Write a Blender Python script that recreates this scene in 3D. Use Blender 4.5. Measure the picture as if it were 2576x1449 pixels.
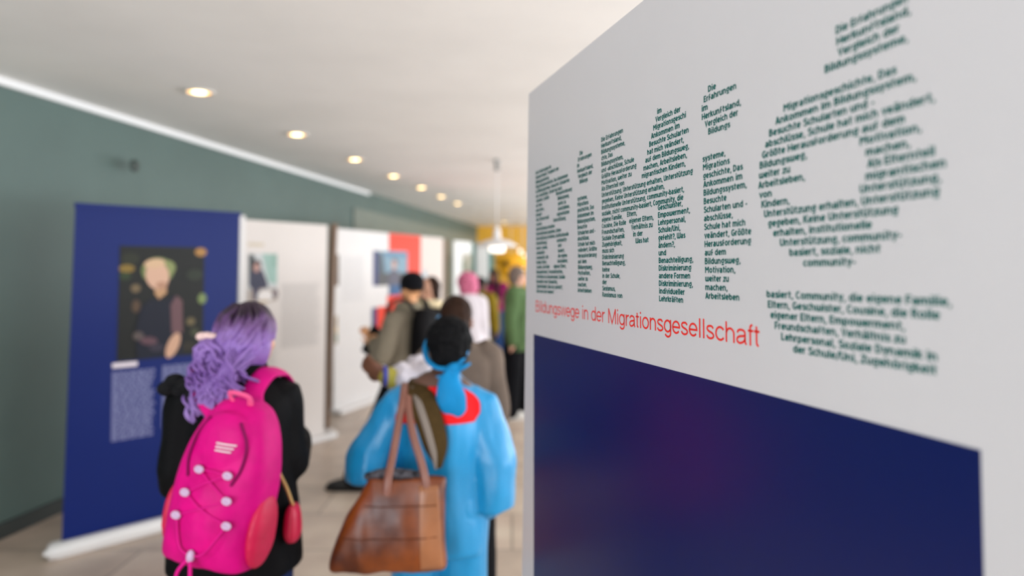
import bpy, math, random
import numpy as np
from mathutils import Vector, Matrix, noise

# ------------------------------------------------------------------ scene, camera, light
for o in list(bpy.data.objects):
    bpy.data.objects.remove(o)
SC = bpy.context.scene
COL = SC.collection
PI = math.pi

PITCH = math.radians(1.5)
cam_data = bpy.data.cameras.new('camera')
cam_data.sensor_width = 36.0
cam_data.lens = 24.0
cam_data.shift_y = -0.0378
cam_data.clip_start = 0.05
cam_data.dof.use_dof = True
cam_data.dof.focus_distance = 1.2
cam_data.dof.aperture_fstop = 1.5
cam = bpy.data.objects.new('camera', cam_data)
cam.location = (0, 0, 1.72)
cam.rotation_euler = (PI / 2 + PITCH, 0, 0)
COL.objects.link(cam)
SC.camera = cam

SC.view_settings.view_transform = 'Standard'
SC.view_settings.look = 'None'
SC.view_settings.gamma = 1.0
SC.view_settings.use_curve_mapping = False
SC.view_settings.exposure = 0.0

world = bpy.data.worlds.new('overcast_sky')
SC.world = world
world.use_nodes = True
wb = world.node_tree.nodes['Background']
wb.inputs['Color'].default_value = (0.90, 0.95, 1.0, 1)
wb.inputs['Strength'].default_value = 1.6


def area(name, loc, rot, sx, sy, power, color=(1, 1, 1)):
    d = bpy.data.lights.new(name, 'AREA')
    d.shape = 'RECTANGLE'
    d.size, d.size_y, d.energy, d.color = sx, sy, power, color
    o = bpy.data.objects.new(name, d)
    o.location, o.rotation_euler = loc, rot
    COL.objects.link(o)
    return o


# daylight coming in through the two window fronts (behind the camera and along the right side)
area('daylight_back', (-2.4, -3.3, 1.45), (PI / 2 + math.radians(45), 0, 0), 3.4, 2.4, 220, (0.90, 0.95, 1.0))
area('daylight_side', (5.2, 8.0, 1.4), (PI / 2 + math.radians(60), 0, PI / 2), 21.0, 2.4, 970, (0.90, 0.95, 1.0))

# ------------------------------------------------------------------ helpers
_mats = {}


def lin(c):
    c = c / 255.0
    return c / 12.92 if c <= 0.04045 else ((c + 0.055) / 1.055) ** 2.4


def rgb(r, g, b):
    return (lin(r), lin(g), lin(b), 1.0)


def mat(name, col, rough=0.6, vary=0.0, scale=8.0, bump=0.0, bscale=60.0, metal=0.0, spec=0.5, col2=None, emit=0.0,
        sheen=0.0, stretch=None):
    if name in _mats:
        return _mats[name]
    m = bpy.data.materials.new(name)
    m.use_nodes = True
    nt = m.node_tree
    b = nt.nodes['Principled BSDF']
    c = rgb(*col)
    b.inputs['Base Color'].default_value = c
    b.inputs['Roughness'].default_value = rough
    b.inputs['Metallic'].default_value = metal
    b.inputs['Specular IOR Level'].default_value = spec
    if sheen:
        b.inputs['Sheen Weight'].default_value = sheen
    if emit:
        b.inputs['Emission Color'].default_value = c
        b.inputs['Emission Strength'].default_value = emit
    tc = nt.nodes.new('ShaderNodeTexCoord')
    src = tc.outputs['Object']
    if stretch:
        mp = nt.nodes.new('ShaderNodeMapping')
        mp.inputs['Scale'].default_value = stretch
        nt.links.new(src, mp.inputs['Vector'])
        src = mp.outputs['Vector']
    if vary or col2:
        n = nt.nodes.new('ShaderNodeTexNoise')
        n.inputs['Scale'].default_value = scale
        n.inputs['Detail'].default_value = 5
        nt.links.new(src, n.inputs['Vector'])
        r = nt.nodes.new('ShaderNodeValToRGB')
        r.color_ramp.elements[0].position = 0.35
        r.color_ramp.elements[1].position = 0.68
        if col2:
            r.color_ramp.elements[0].color = c
            r.color_ramp.elements[1].color = rgb(*col2)
        else:
            r.color_ramp.elements[0].color = tuple(x * (1 - vary) for x in c[:3]) + (1,)
            r.color_ramp.elements[1].color = tuple(min(1, x * (1 + vary)) for x in c[:3]) + (1,)
        nt.links.new(n.outputs['Fac'], r.inputs['Fac'])
        nt.links.new(r.outputs['Color'], b.inputs['Base Color'])
    if bump:
        n2 = nt.nodes.new('ShaderNodeTexNoise')
        n2.inputs['Scale'].default_value = bscale
        n2.inputs['Detail'].default_value = 4
        nt.links.new(src, n2.inputs['Vector'])
        bp = nt.nodes.new('ShaderNodeBump')
        bp.inputs['Strength'].default_value = bump
        bp.inputs['Distance'].default_value = 0.01
        nt.links.new(n2.outputs['Fac'], bp.inputs['Height'])
        nt.links.new(bp.outputs['Normal'], b.inputs['Normal'])
    _mats[name] = m
    return m


def link_mesh(name, me, parent=None, mats=(), smooth=False):
    for m in (mats if isinstance(mats, (list, tuple)) else [mats]):
        me.materials.append(m)
    if smooth:
        me.polygons.foreach_set('use_smooth', [True] * len(me.polygons))
    o = bpy.data.objects.new(name, me)
    COL.objects.link(o)
    if parent is not None:
        o.parent = parent
    return o


def mesh(name, shapes, mats, parent=None, smooth=False, idx=None):
    """shapes: list of (verts, faces); one mesh object of them all. idx: a material index per shape."""
    V, Fc, MI = [], [], []
    for k, (v, f) in enumerate(shapes):
        o = len(V)
        V.extend([tuple(p) for p in v])
        Fc.extend([tuple(i + o for i in q) for q in f])
        MI.extend([idx[k] if idx else 0] * len(f))
    me = bpy.data.meshes.new(name)
    me.from_pydata(V, [], Fc)
    if idx:
        me.polygons.foreach_set('material_index', MI)
    me.update()
    return link_mesh(name, me, parent, mats, smooth)


def empty(name, loc, label=None, cat=None, group=None, rz=0.0):
    o = bpy.data.objects.new(name, None)
    o.empty_display_size = 0.1
    o.location = loc
    o.rotation_euler = (0, 0, rz)
    COL.objects.link(o)
    if label:
        tag(o, label, cat, group)
    return o


def tag(o, label, cat, group=None):
    o['label'] = label
    o['category'] = cat
    if group:
        o['group'] = group
    return o


def struct(o):
    o['kind'] = 'structure'
    return o


def box(x0, x1, y0, y1, z0, z1, bev=0.0):
    if bev <= 0:
        v = [(x, y, z) for z in (z0, z1) for y in (y0, y1) for x in (x0, x1)]
        f = [(0, 2, 3, 1), (4, 5, 7, 6), (0, 1, 5, 4), (2, 6, 7, 3), (0, 4, 6, 2), (1, 3, 7, 5)]
        return v, f
    b = min(bev, (x1 - x0) / 2.01, (y1 - y0) / 2.01, (z1 - z0) / 2.01)
    # chamfered box: rounded outline in xy, three z levels each side
    out, rings = [], []
    n = 4
    for zz, ins in ((z0, b), (z0 + b * .3, b * .3), (z0 + b, 0), (z1 - b, 0), (z1 - b * .3, b * .3), (z1, b)):
        ring = []
        for cx, cy, a0 in ((x1 - b, y1 - b, 0), (x0 + b, y1 - b, PI / 2), (x0 + b, y0 + b, PI), (x1 - b, y0 + b, 1.5 * PI)):
            for k in range(n):
                a = a0 + PI / 2 * k / (n - 1)
                rr = max(b - ins, b * .02)
                ring.append((cx + rr * math.cos(a), cy + rr * math.sin(a), zz))
        rings.append(ring)
    return rings_mesh(rings)


def rings_mesh(rings, closed=True):
    V, Fc = [], []
    n = len(rings[0])
    for r in rings:
        V.extend([tuple(p) for p in r])
    for i in range(len(rings) - 1):
        for j in range(n):
            a, b = i * n + j, i * n + (j + 1) % n
            Fc.append((a, b, b + n, a + n))
    if closed:
        Fc.append(tuple(range(n - 1, -1, -1)))
        Fc.append(tuple(range((len(rings) - 1) * n, len(rings) * n)))
    return V, Fc


def poly(pts, y=0.0):
    """a flat outline in the local x-z plane"""
    return [(x, y, z) for x, z in pts], [tuple(range(len(pts)))]


def plate(pts, y0, y1):
    """an outline in x-z with thickness from y0 (front) to y1"""
    n = len(pts)
    v = [(x, y0, z) for x, z in pts] + [(x, y1, z) for x, z in pts]
    f = [tuple(range(n)), tuple(range(2 * n - 1, n - 1, -1))]
    f += [(i, i + n, (i + 1) % n + n, (i + 1) % n) for i in range(n)]
    return v, f


def rect(x0, x1, z0, z1):
    return [(x0, z0), (x1, z0), (x1, z1), (x0, z1)]


def oval(cx, cz, rx, rz, n=24, a0=0, rot=0):
    c, s = math.cos(rot), math.sin(rot)
    out = []
    for k in range(n):
        a = a0 + 2 * PI * k / n
        x, z = rx * math.cos(a), rz * math.sin(a)
        out.append((cx + c * x - s * z, cz + s * x + c * z))
    return out


def catmull(pts, n=6):
    P = [np.array(p, float) for p in pts]
    if len(P) < 3:
        return P
    P = [2 * P[0] - P[1]] + P + [2 * P[-1] - P[-2]]
    out = []
    for i in range(1, len(P) - 2):
        for k in range(n):
            t = k / n
            out.append(0.5 * ((2 * P[i]) + (P[i + 1] - P[i - 1]) * t + (2 * P[i - 1] - 5 * P[i] + 4 * P[i + 1] - P[i + 2]) * t * t
                              + (3 * P[i] - P[i - 1] - 3 * P[i + 1] + P[i + 2]) * t ** 3))
    out.append(P[-2])
    return out


def tube(pts, radii, seg=12, smooth=5, flat=1.0, hint=(0, 0, 1), cap=True):
    """a tapering round tube through pts; flat<1 squashes it along the frame's second axis"""
    if smooth and len(pts) > 2:
        q = catmull([tuple(p) + (r,) for p, r in zip(pts, radii)], smooth)
    else:
        q = [np.array(tuple(p) + (r,), float) for p, r in zip(pts, radii)]
    C = [x[:3] for x in q]
    R = [max(x[3], 1e-4) for x in q]
    T = []
    for i in range(len(C)):
        d = C[min(i + 1, len(C) - 1)] - C[max(i - 1, 0)]
        T.append(d / (np.linalg.norm(d) + 1e-9))
    a = np.array(hint, float)
    if abs(a @ T[0]) > 0.95:
        a = np.array((0, 1, 0.1)) if abs(T[0][1]) < .9 else np.array((1, 0, 0.1))
    a = a - (a @ T[0]) * T[0]
    a /= np.linalg.norm(a)
    rings = []

    def ring(c, t, a, r):
        b = np.cross(t, a)
        return [c + r * (math.cos(2 * PI * k / seg) * b + flat * math.sin(2 * PI * k / seg) * a) for k in range(seg)]
    frames = []
    for i in range(len(C)):
        a = a - (a @ T[i]) * T[i]
        a /= np.linalg.norm(a) + 1e-9
        frames.append(a)
    if cap:
        for e in (0.95, 0.7, 0.35):
            rings.append(ring(C[0] - T[0] * R[0] * e * min(1, flat), T[0], frames[0], R[0] * math.sqrt(1 - e * e)))
    for i in range(len(C)):
        rings.append(ring(C[i], T[i], frames[i], R[i]))
    if cap:
        for e in (0.35, 0.7, 0.95):
            rings.append(ring(C[-1] + T[-1] * R[-1] * e * min(1, flat), T[-1], frames[-1], R[-1] * math.sqrt(1 - e * e)))
    return rings_mesh(rings)


def ell(c, r, rot=None, nu=16, nv=10):
    rings = []
    M = rot if rot is not None else Matrix.Identity(3)
    for j in range(nv + 1):
        ph = -PI / 2 + PI * (j + 0.02) / (nv + 0.04)
        rings.append([tuple(Vector(c) + M @ Vector((r[0] * math.cos(ph) * math.cos(2 * PI * k / nu), r[1] * math.cos(ph) * math.sin(2 * PI * k / nu),
                                                    r[2] * math.sin(ph)))) for k in range(nu)])
    return rings_mesh(rings)


def loft(rows, seg=28, ex=2.4, smooth=4):
    """rows: (z, cx, cy, rx, ry) horizontal super-ellipses from bottom to top"""
    q = catmull(rows, smooth) if smooth and len(rows) > 2 else [np.array(r, float) for r in rows]
    rings = []
    for z, cx, cy, rx, ry in q:
        ring = []
        for k in range(seg):
            a = 2 * PI * k / seg
            c, s = math.cos(a), math.sin(a)
            ring.append((cx + rx * math.copysign(abs(c) ** (2 / ex), c), cy + ry * math.copysign(abs(s) ** (2 / ex), s), z))
        rings.append(ring)
    return rings_mesh(rings)


def lathe(prof, seg=32, c=(0, 0)):
    return rings_mesh([[(c[0] + max(r, 1e-4) * math.cos(2 * PI * k / seg), c[1] + max(r, 1e-4) * math.sin(2 * PI * k / seg), z) for k in range(seg)]
                       for r, z in prof])


def fuse(name, shapes, m, parent=None, voxel=0.008, smooth=4, fold=0.0, fscale=9.0, seed=0.0, zs=0.45):
    """one continuous surface grown over overlapping closed shapes"""
    V, Fc = [], []
    for v, f in shapes:
        o = len(V)
        V.extend([tuple(p) for p in v])
        Fc.extend([tuple(i + o for i in q) for q in f])
    me = bpy.data.meshes.new('tmp')
    me.from_pydata(V, [], Fc)
    tmp = bpy.data.objects.new('tmp', me)
    COL.objects.link(tmp)
    md = tmp.modifiers.new('r', 'REMESH')
    md.mode = 'VOXEL'
    md.voxel_size = voxel
    if smooth:
        s = tmp.modifiers.new('s', 'SMOOTH')
        s.factor, s.iterations = 0.5, smooth
    dg = bpy.context.evaluated_depsgraph_get()
    out = bpy.data.meshes.new_from_object(tmp.evaluated_get(dg))
    bpy.data.objects.remove(tmp)
    bpy.data.meshes.remove(me)
    out.name = name
    if fold:
        n = len(out.vertices)
        co = np.empty(n * 3)
        no = np.empty(n * 3)
        out.vertices.foreach_get('co', co)
        out.vertices.foreach_get('normal', no)
        co = co.reshape(-1, 3)
        no = no.reshape(-1, 3)
        d = np.array([noise.noise((p[0] * fscale + seed, p[1] * fscale, p[2] * fscale * zs)) for p in co])
        d = d + 0.4 * np.array([noise.noise((p[0] * fscale * 2.3, p[1] * fscale * 2.3 + seed, p[2] * fscale * .9)) for p in co])
        co = co + no * (d * fold)[:, None]
        out.vertices.foreach_set('co', co.ravel())
        out.update()
    return link_mesh(name, out, parent, m, True)


# ------------------------------------------------------------------ materials
M_ceil = mat('ceiling_paint', (243, 241, 238), 0.75, vary=0.03, scale=1.5)
M_wall = mat('green_wall_paint', (86, 106, 101), 0.55, vary=0.05, scale=2.0)
M_yellow = mat('yellow_wall_paint', (242, 186, 58), 0.6, vary=0.03, scale=2.0)
M_trim = mat('white_trim_paint', (240, 240, 240), 0.45)
M_frieze = mat('grey_green_frieze', (122, 130, 120), 0.6, vary=0.05)
M_board = mat('white_board_film', (199, 196, 198), 0.32, vary=0.01, scale=3.0, spec=0.5)
M_navy = mat('navy_film', (8, 22, 78), 0.28, spec=0.42)
M_letter = mat('dark_green_ink', (20, 94, 88), 0.5, spec=.2)
M_red = mat('red_ink', (226, 42, 30), 0.5)
M_alu = mat('brushed_aluminium', (190, 190, 192), 0.35, metal=1.0)
M_white = mat('white_print', (226, 222, 220), 0.5, vary=0.015, scale=3)
M_plastic = mat('white_plastic', (232, 228, 226), 0.4)
M_blue = mat('royal_blue_print', (10, 32, 100), 0.45, spec=.22)
M_black = mat('black_fabric', (16, 16, 18), 0.8, vary=0.2, bump=0.2)


def floor_material():
    m = bpy.data.materials.new('stone_slab_floor')
    m.use_nodes = True
    nt = m.node_tree
    b = nt.nodes['Principled BSDF']
    tc = nt.nodes.new('ShaderNodeTexCoord')
    br = nt.nodes.new('ShaderNodeTexBrick')
    br.offset = 0.5
    br.inputs['Color1'].default_value = rgb(202, 182, 164)
    br.inputs['Color2'].default_value = rgb(184, 165, 148)
    br.inputs['Mortar'].default_value = rgb(146, 132, 118)
    br.inputs['Scale'].default_value = 1.0
    br.inputs['Mortar Size'].default_value = 0.008
    br.inputs['Brick Width'].default_value = 0.9
    br.inputs['Row Height'].default_value = 0.6
    nt.links.new(tc.outputs['Object'], br.inputs['Vector'])
    n = nt.nodes.new('ShaderNodeTexNoise')
    n.inputs['Scale'].default_value = 3.5
    n.inputs['Detail'].default_value = 8
    nt.links.new(tc.outputs['Object'], n.inputs['Vector'])
    mx = nt.nodes.new('ShaderNodeMixRGB')
    mx.blend_type = 'OVERLAY'
    mx.inputs['Fac'].default_value = 0.45
    nt.links.new(br.outputs['Color'], mx.inputs['Color1'])
    nt.links.new(n.outputs['Fac'], mx.inputs['Color2'])
    nt.links.new(mx.outputs['Color'], b.inputs['Base Color'])
    b.inputs['Roughness'].default_value = 0.36
    b.inputs['Specular IOR Level'].default_value = 0.5
    return m


# ------------------------------------------------------------------ the room
CEIL = 2.92
WX0, WY0, WX1, WY1 = -4.35, -3.5, -1.02, 20.0     # line of the long green wall
wdir = Vector((WX1 - WX0, WY1 - WY0, 0)).normalized()
wn = Vector((wdir.y, -wdir.x, 0))                 # points into the room
FAR = 20.0


def wall_slab(name, a, b, z0, z1, thick, m):
    """a wall whose room side runs from a to b"""
    a, b = Vector(a), Vector(b)
    d = (b - a).normalized()
    back = Vector((-d.y, d.x)) * thick
    pts = [a, b, b + back, a + back]
    v = [(p.x, p.y, z0) for p in pts] + [(p.x, p.y, z1) for p in pts]
    f = [(3, 2, 1, 0), (4, 5, 6, 7), (0, 1, 5, 4), (1, 2, 6, 5), (2, 3, 7, 6), (3, 0, 4, 7)]
    return struct(mesh(name, [(v, f)], m))


struct(mesh('floor', [box(-5.2, 5.6, -3.7, 20.3, -0.1, 0.0)], floor_material()))
struct(mesh('ceiling', [box(-5.2, 5.6, -3.7, 20.3, CEIL, CEIL + 0.1)], M_ceil))
wall_slab('wall_left', (WX0, WY0), (WX1, WY1), 0, CEIL, 0.15, M_wall)
wall_slab('wall_far', (WX1, FAR), (5.4, FAR), 0, CEIL, 0.15, M_yellow)


def window_front(name, n, length, at):
    """a glazed front: sill, head, mullions; at maps (along, z) to the room"""
    root = struct(empty(name, at(0, 0)[0:3]))
    step = length / n
    sh = []
    for i in range(n + 1):
        sh.append(at_box(at, i * step - 0.04, i * step + 0.04, 0, CEIL))
    sh.append(at_box(at, 0, length, 0, 0.12))
    sh.append(at_box(at, 0, length, CEIL - 0.14, CEIL))
    fr = mesh('window_frame', sh, M_trim, root)
    fr.matrix_parent_inverse = Matrix.Translation(root.location).inverted()
    return root


def at_box(at, a0, a1, z0, z1):
    p, q = Vector(at(a0, z0)), Vector(at(a1, z1))
    x0, x1, y0, y1 = min(p.x, q.x), max(p.x, q.x), min(p.y, q.y), max(p.y, q.y)
    if x1 - x0 < 0.01:
        x0, x1 = x0, x0 + 0.08
    if y1 - y0 < 0.01:
        y0, y1 = y0 - 0.08, y0
    return box(x0, x1, y0, y1, z0, z1)


wall_slab('wall_back', (5.4, -3.5), (-0.55, -3.5), 0, CEIL, 0.15, M_ceil)
window_front('window_1', 3, 3.7, lambda a, z: (-4.3 + a, -3.5, z))
window_front('window_2', 14, 23.4, lambda a, z: (5.4, -3.45 + a, z))

# white cove strip along the top of the green wall, ending part of the way down the hall


def along(s, off, z):
    p = Vector((-4.35, -3.5, 0)) + wdir * s + wn * off
    return (p.x, p.y, z)


def wall_strip(name, s0, s1, off, z0, z1, m):
    v = [along(s, o, z) for z in (z0, z1) for o in (off, 0.002) for s in (s0, s1)]
    f = [(0, 1, 3, 2), (4, 6, 7, 5), (0, 4, 5, 1), (2, 3, 7, 6), (0, 2, 6, 4), (1, 5, 7, 3)]
    return struct(mesh(name, [(v, f)], m))


wall_strip('trim_1', 0.3, 14.55, 0.035, CEIL - 0.05, CEIL - 0.001, M_trim)
wall_strip('trim_2', 13.9, 23.6, 0.022, 2.02, 2.62, M_frieze)
wall_strip('baseboard_left', 0.0, 23.6, 0.015, 0.0, 0.10, mat('dark_skirting', (52, 58, 56), 0.5))

dot = empty('wall_cap', (-2.985, 5.37, 2.52), 'small dark round cap on the green wall above the blue banner', 'wall cap')
dot.rotation_euler = (0, 0, math.atan2(wn.y, wn.x))
v, f = lathe([(0.05, 0.0), (0.05, 0.012), (0.035, 0.02), (0.002, 0.021)], 24)
mesh('cap', [([(z, x, y) for x, y, z in v], f)], mat('dark_green_plastic', (50, 62, 58), 0.5), dot)

# ------------------------------------------------------------------ lettering: a rounded poster face drawn stroke by stroke
def arc(cx, cy, rx, ry, a0, a1, n=12):
    return [(cx + rx * math.cos(math.radians(a0 + (a1 - a0) * k / n)), cy + ry * math.sin(math.radians(a0 + (a1 - a0) * k / n))) for k in range(n + 1)]


def cv(*pts):
    return [tuple(p) for p in catmull(pts, 5)]


l_, r_, X_ = 0.095, 0.535, 0.665
ARCH = arc(0.315, 0.43, 0.22, 0.235, 180, 0, 10)
BOWL = arc(0.325, 0.38, 0.225, 0.285, 0, 360, 20)
G = {
    'a': (0.68, [cv((.12, .60), (.20, .65), (.31, .665), (.43, .62), (.48, .5)) + [(.48, 0)], cv((.48, .40), (.28, .41), (.12, .33), (.11, .2), (.2, .1), (.34, .11), (.48, .24))]),
    'b': (0.73, [[(l_, .98), (l_, .1)], BOWL]),
    'c': (0.60, [arc(.325, .38, .23, .285, 52, 312, 16)]),
    'd': (0.74, [[(r_, .98), (r_, 0)], BOWL]),
    'e': (0.69, [[(.10, .34), (.53, .40)], arc(.32, .38, .225, .285, 4, 318, 18)]),
    'f': (0.55, [[(.15, 0), (.15, .68)] + arc(.36, .68, .21, .21, 180, 80, 6), [(.10, .46), (.44, .46)]]),
    'g': (0.70, [arc(.32, .42, .215, .245, 0, 360, 20), [(.46, .58), (.56, .80)], [(.08, -.10), (.56, -.10)]]),
    'h': (0.74, [[(l_, .98), (l_, 0)], ARCH + [(r_, 0)]]),
    'i': (0.31, [[(.12, .76), (.12, 0)], [(.12, .86), (.12, 1.03)]]),
    'k': (0.64, [[(l_, .98), (l_, 0)], [(.50, .76), (.17, .40)], [(.22, .46), (.55, 0)]]),
    'l': (0.31, [[(.12, .98), (.12, 0)]]),
    'm': (1.04, [[(l_, .76), (l_, 0)], arc(.285, .43, .19, .235, 180, 0, 10) + [(.475, 0)], arc(.665, .43, .19, .235, 180, 0, 10) + [(.855, 0)]]),
    'n': (0.74, [[(l_, .76), (l_, 0)], ARCH + [(r_, 0)]]),
    'o': (0.73, [BOWL]),
    'p': (0.73, [[(l_, .70), (l_, -.22)], BOWL]),
    'r': (0.47, [[(l_, .76), (l_, 0)], arc(.315, .43, .22, .235, 180, 75, 8)]),
    's': (0.56, [cv((.45, .59), (.33, .66), (.2, .65), (.12, .54), (.22, .42), (.37, .35), (.45, .23), (.36, .11), (.22, .095), (.08, .17))]),
    't': (0.52, [[(.19, .95), (.19, .26)] + arc(.36, .26, .17, .165, 180, 275, 6), [(.03, .665), (.44, .665)]]),
    'u': (0.73, [[(l_, .76), (l_, .34)] + arc(.315, .34, .22, .245, 180, 360, 10) + [(r_, .76)], [(r_, .4), (r_, 0)]]),
    'v': (0.64, [[(.08, .76), (.31, .08), (.54, .76)]]),
    'w': (0.96, [[(l_, .76), (l_, .32)] + arc(.275, .32, .18, .225, 180, 360, 10) + [(.455, .76)], [(.455, .32)] + arc(.635, .32, .18, .225, 180, 360, 10) + [(.815, .76)]]),
    'x': (0.62, [[(.06, .76), (.54, 0)], [(.54, .76), (.06, 0)]]),
    'y': (0.64, [[(.08, .76), (.31, .10)], [(.54, .76), (.18, -.22)]]),
    'z': (0.58, [[(.06, .665), (.44, .665), (.10, .095), (.52, .095)]]),
    'ß': (0.72, [[(l_, 0), (l_, .70)] + arc(.30, .70, .205, .2, 180, -70, 12), arc(.34, .31, .215, .215, 95, -120, 12)]),
    'A': (0.76, [[(.07, 0), (.33, .98)], [(.33, .98), (.63, 0)], [(.18, .30), (.54, .30)], [(.23, .91), (.42, .91)]]),
    'B': (0.72, [[(l_, 1), (l_, 0)], [(l_, .905), (.28, .905)] + arc(.28, .72, .2, .185, 90, -90, 8) + [(l_, .53)], [(.28, .53)] + arc(.30, .315, .24, .22, 90, -90, 8) + [(l_, .095)]]),
    'C': (0.72, [arc(.38, .5, .285, .405, 52, 312, 18)]),
    'D': (0.78, [[(l_, 1), (l_, 0)], [(l_, .905), (.25, .905)] + arc(.25, .5, .34, .405, 90, -90, 12) + [(l_, .095)]]),
    'E': (0.64, [[(l_, 1), (l_, 0)], [(l_, .905), (.54, .905)], [(l_, .50), (.48, .50)], [(l_, .095), (.54, .095)]]),
    'F': (0.62, [[(l_, 1), (l_, 0)], [(l_, .905), (.56, .905)], [(l_, .46), (.48, .46)]]),
    'G': (0.80, [arc(.40, .5, .305, .405, 50, 350, 18), [(.38, .44), (.72, .44)]]),
    'H': (0.80, [[(l_, 1), (l_, 0)], [(.63, 1), (.63, 0)], [(l_, .48), (.63, .48)]]),
    'K': (0.74, [[(l_, 1), (l_, 0)], [(.60, 1), (.17, .50)], [(.24, .58), (.65, 0)]]),
    'L': (0.60, [[(l_, 1), (l_, .095), (.55, .095)]]),
    'M': (0.98, [[(l_, 0), (l_, .98)], [(.12, .95), (.43, .42)], [(.74, .95), (.43, .42)], [(.77, .98), (.77, 0)]]),
    'R': (0.74, [[(l_, 1), (l_, 0)], [(l_, .905), (.28, .905)] + arc(.28, .69, .23, .215, 90, -90, 8) + [(l_, .475)], [(.30, .48), (.62, 0)]]),
    'S': (0.68, [cv((.56, .80), (.44, .89), (.27, .905), (.14, .82), (.14, .66), (.28, .55), (.44, .46), (.56, .34), (.54, .18), (.40, .095), (.22, .10), (.07, .20))]),
    'U': (0.78, [[(l_, 1), (l_, .36)] + arc(.345, .36, .25, .265, 180, 360, 10) + [(.595, 1)]]),
    'V': (0.76, [[(.07, 1), (.35, .08), (.63, 1)]]),
    'W': (1.08, [[(l_, 1), (l_, .32)] + arc(.305, .32, .21, .225, 180, 360, 10) + [(.515, 1)], [(.515, .32)] + arc(.725, .32, .21, .225, 180, 360, 10) + [(.935, 1)]]),
    'Z': (0.68, [[(.07, .905), (.55, .905), (.10, .095), (.60, .095)]]),
    ',': (0.30, [[(.17, .16), (.07, -.16)]]),
    '-': (0.46, [[(.06, .36), (.38, .36)]]),
    '/': (0.52, [[(.05, -.08), (.42, 1.02)]]),
    '?': (0.60, [arc(.28, .69, .2, .215, 165, -60, 10) + [(.27, .40), (.27, .27)], [(.27, .17), (.27, 0)]]),
}
for a_, b_ in (('ä', 'a'), ('ö', 'o'), ('ü', 'u')):
    w_ = G[b_][0] - .1
    G[a_] = (G[b_][0], G[b_][1] + [[(w_ * .30, .84), (w_ * .30, 1.0)], [(w_ * .70, .84), (w_ * .70, 1.0)]])
SPACE = 0.33


def ribbon(pts, half):
    p = [pts[0]]
    for q in pts[1:]:
        if abs(q[0] - p[-1][0]) + abs(q[1] - p[-1][1]) > 1e-5:
            p.append(q)
    n = len(p)
    L, R = [], []
    for i in range(n):
        def nd(a, b):
            dx, dy = b[0] - a[0], b[1] - a[1]
            d = math.hypot(dx, dy)
            return -dy / d, dx / d
        if i == 0:
            nx, ny = nd(p[0], p[1])
            k = 1
        elif i == n - 1:
            nx, ny = nd(p[-2], p[-1])
            k = 1
        else:
            a, b = nd(p[i - 1], p[i]), nd(p[i], p[i + 1])
            nx, ny = a[0] + b[0], a[1] + b[1]
            d = math.hypot(nx, ny) or 1
            nx, ny = nx / d, ny / d
            k = 1 / max(0.45, nx * a[0] + ny * a[1])
        L.append((p[i][0] + nx * half * k, p[i][1] + ny * half * k))
        R.append((p[i][0] - nx * half * k, p[i][1] - ny * half * k))
    v = L + R
    f = [(i, i + n, i + n + 1, i + 1) for i in range(n - 1)]
    return v, f


def text_width(t):
    return sum(SPACE if c == ' ' else G[c][0] for c in t) - 0.11


def text_line(t, x0, x1, z, size, y, half=0.113):
    """the strokes of one line, fitted between x0 and x1 on the baseline z"""
    sx = (x1 - x0) / text_width(t)
    out = []
    x = 0
    for c in t:
        if c == ' ':
            x += SPACE
            continue
        adv, strokes = G[c]
        for s in strokes:
            v, f = ribbon(s, half)
            out.append(([(x0 + (a + x) * sx, y, z + b * size) for a, b in v], f))
        x += adv
    return out


# ------------------------------------------------------------------ the big white board on the right
# local axes: x runs along the board towards the camera, z up, the printed face looks along -y
BU = Vector((0.2886, -0.9574, 0.0111))
BV = Vector((-0.0032, 0.0107, 0.9999))
BN = Vector((-0.9574, -0.2886, 0.0))
board = empty('exhibition_board', (0.0468, 1.9, 2.2053),
              'large white board with blocks of green text, red title and navy rectangle', 'exhibition board')
board.rotation_euler = Matrix((BU, -BN, BV)).transposed().to_euler()
BOT = -2.18
mesh('panel', [plate([(-0.127, BOT), (1.75, BOT), (1.75, 0.0), (0.0, 0.0), (-0.079, -1.361)], 0.0, 0.022)], M_board, board)
nv = mesh('navy_field', [plate([(0.0165, BOT + 0.02), (1.314, BOT + 0.02), (1.319, -0.6675), (0.0362, -0.6675)], -0.0006, 0.0005)], M_navy, board)
nv['label'] = 'navy blue rectangle in the lower half of the board'
feet = []
for x in (0.05, 1.6):
    mesh('foot', [box(x, x + 0.05, -0.02, 0.30, BOT - 0.022, BOT - 0.0005, 0.008)], M_alu, board)
for z in (-0.10, BOT + 0.05):
    mesh('back_brace', [box(0.0, 1.72, 0.022, 0.045, z, z + 0.04)], M_alu, board)

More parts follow.
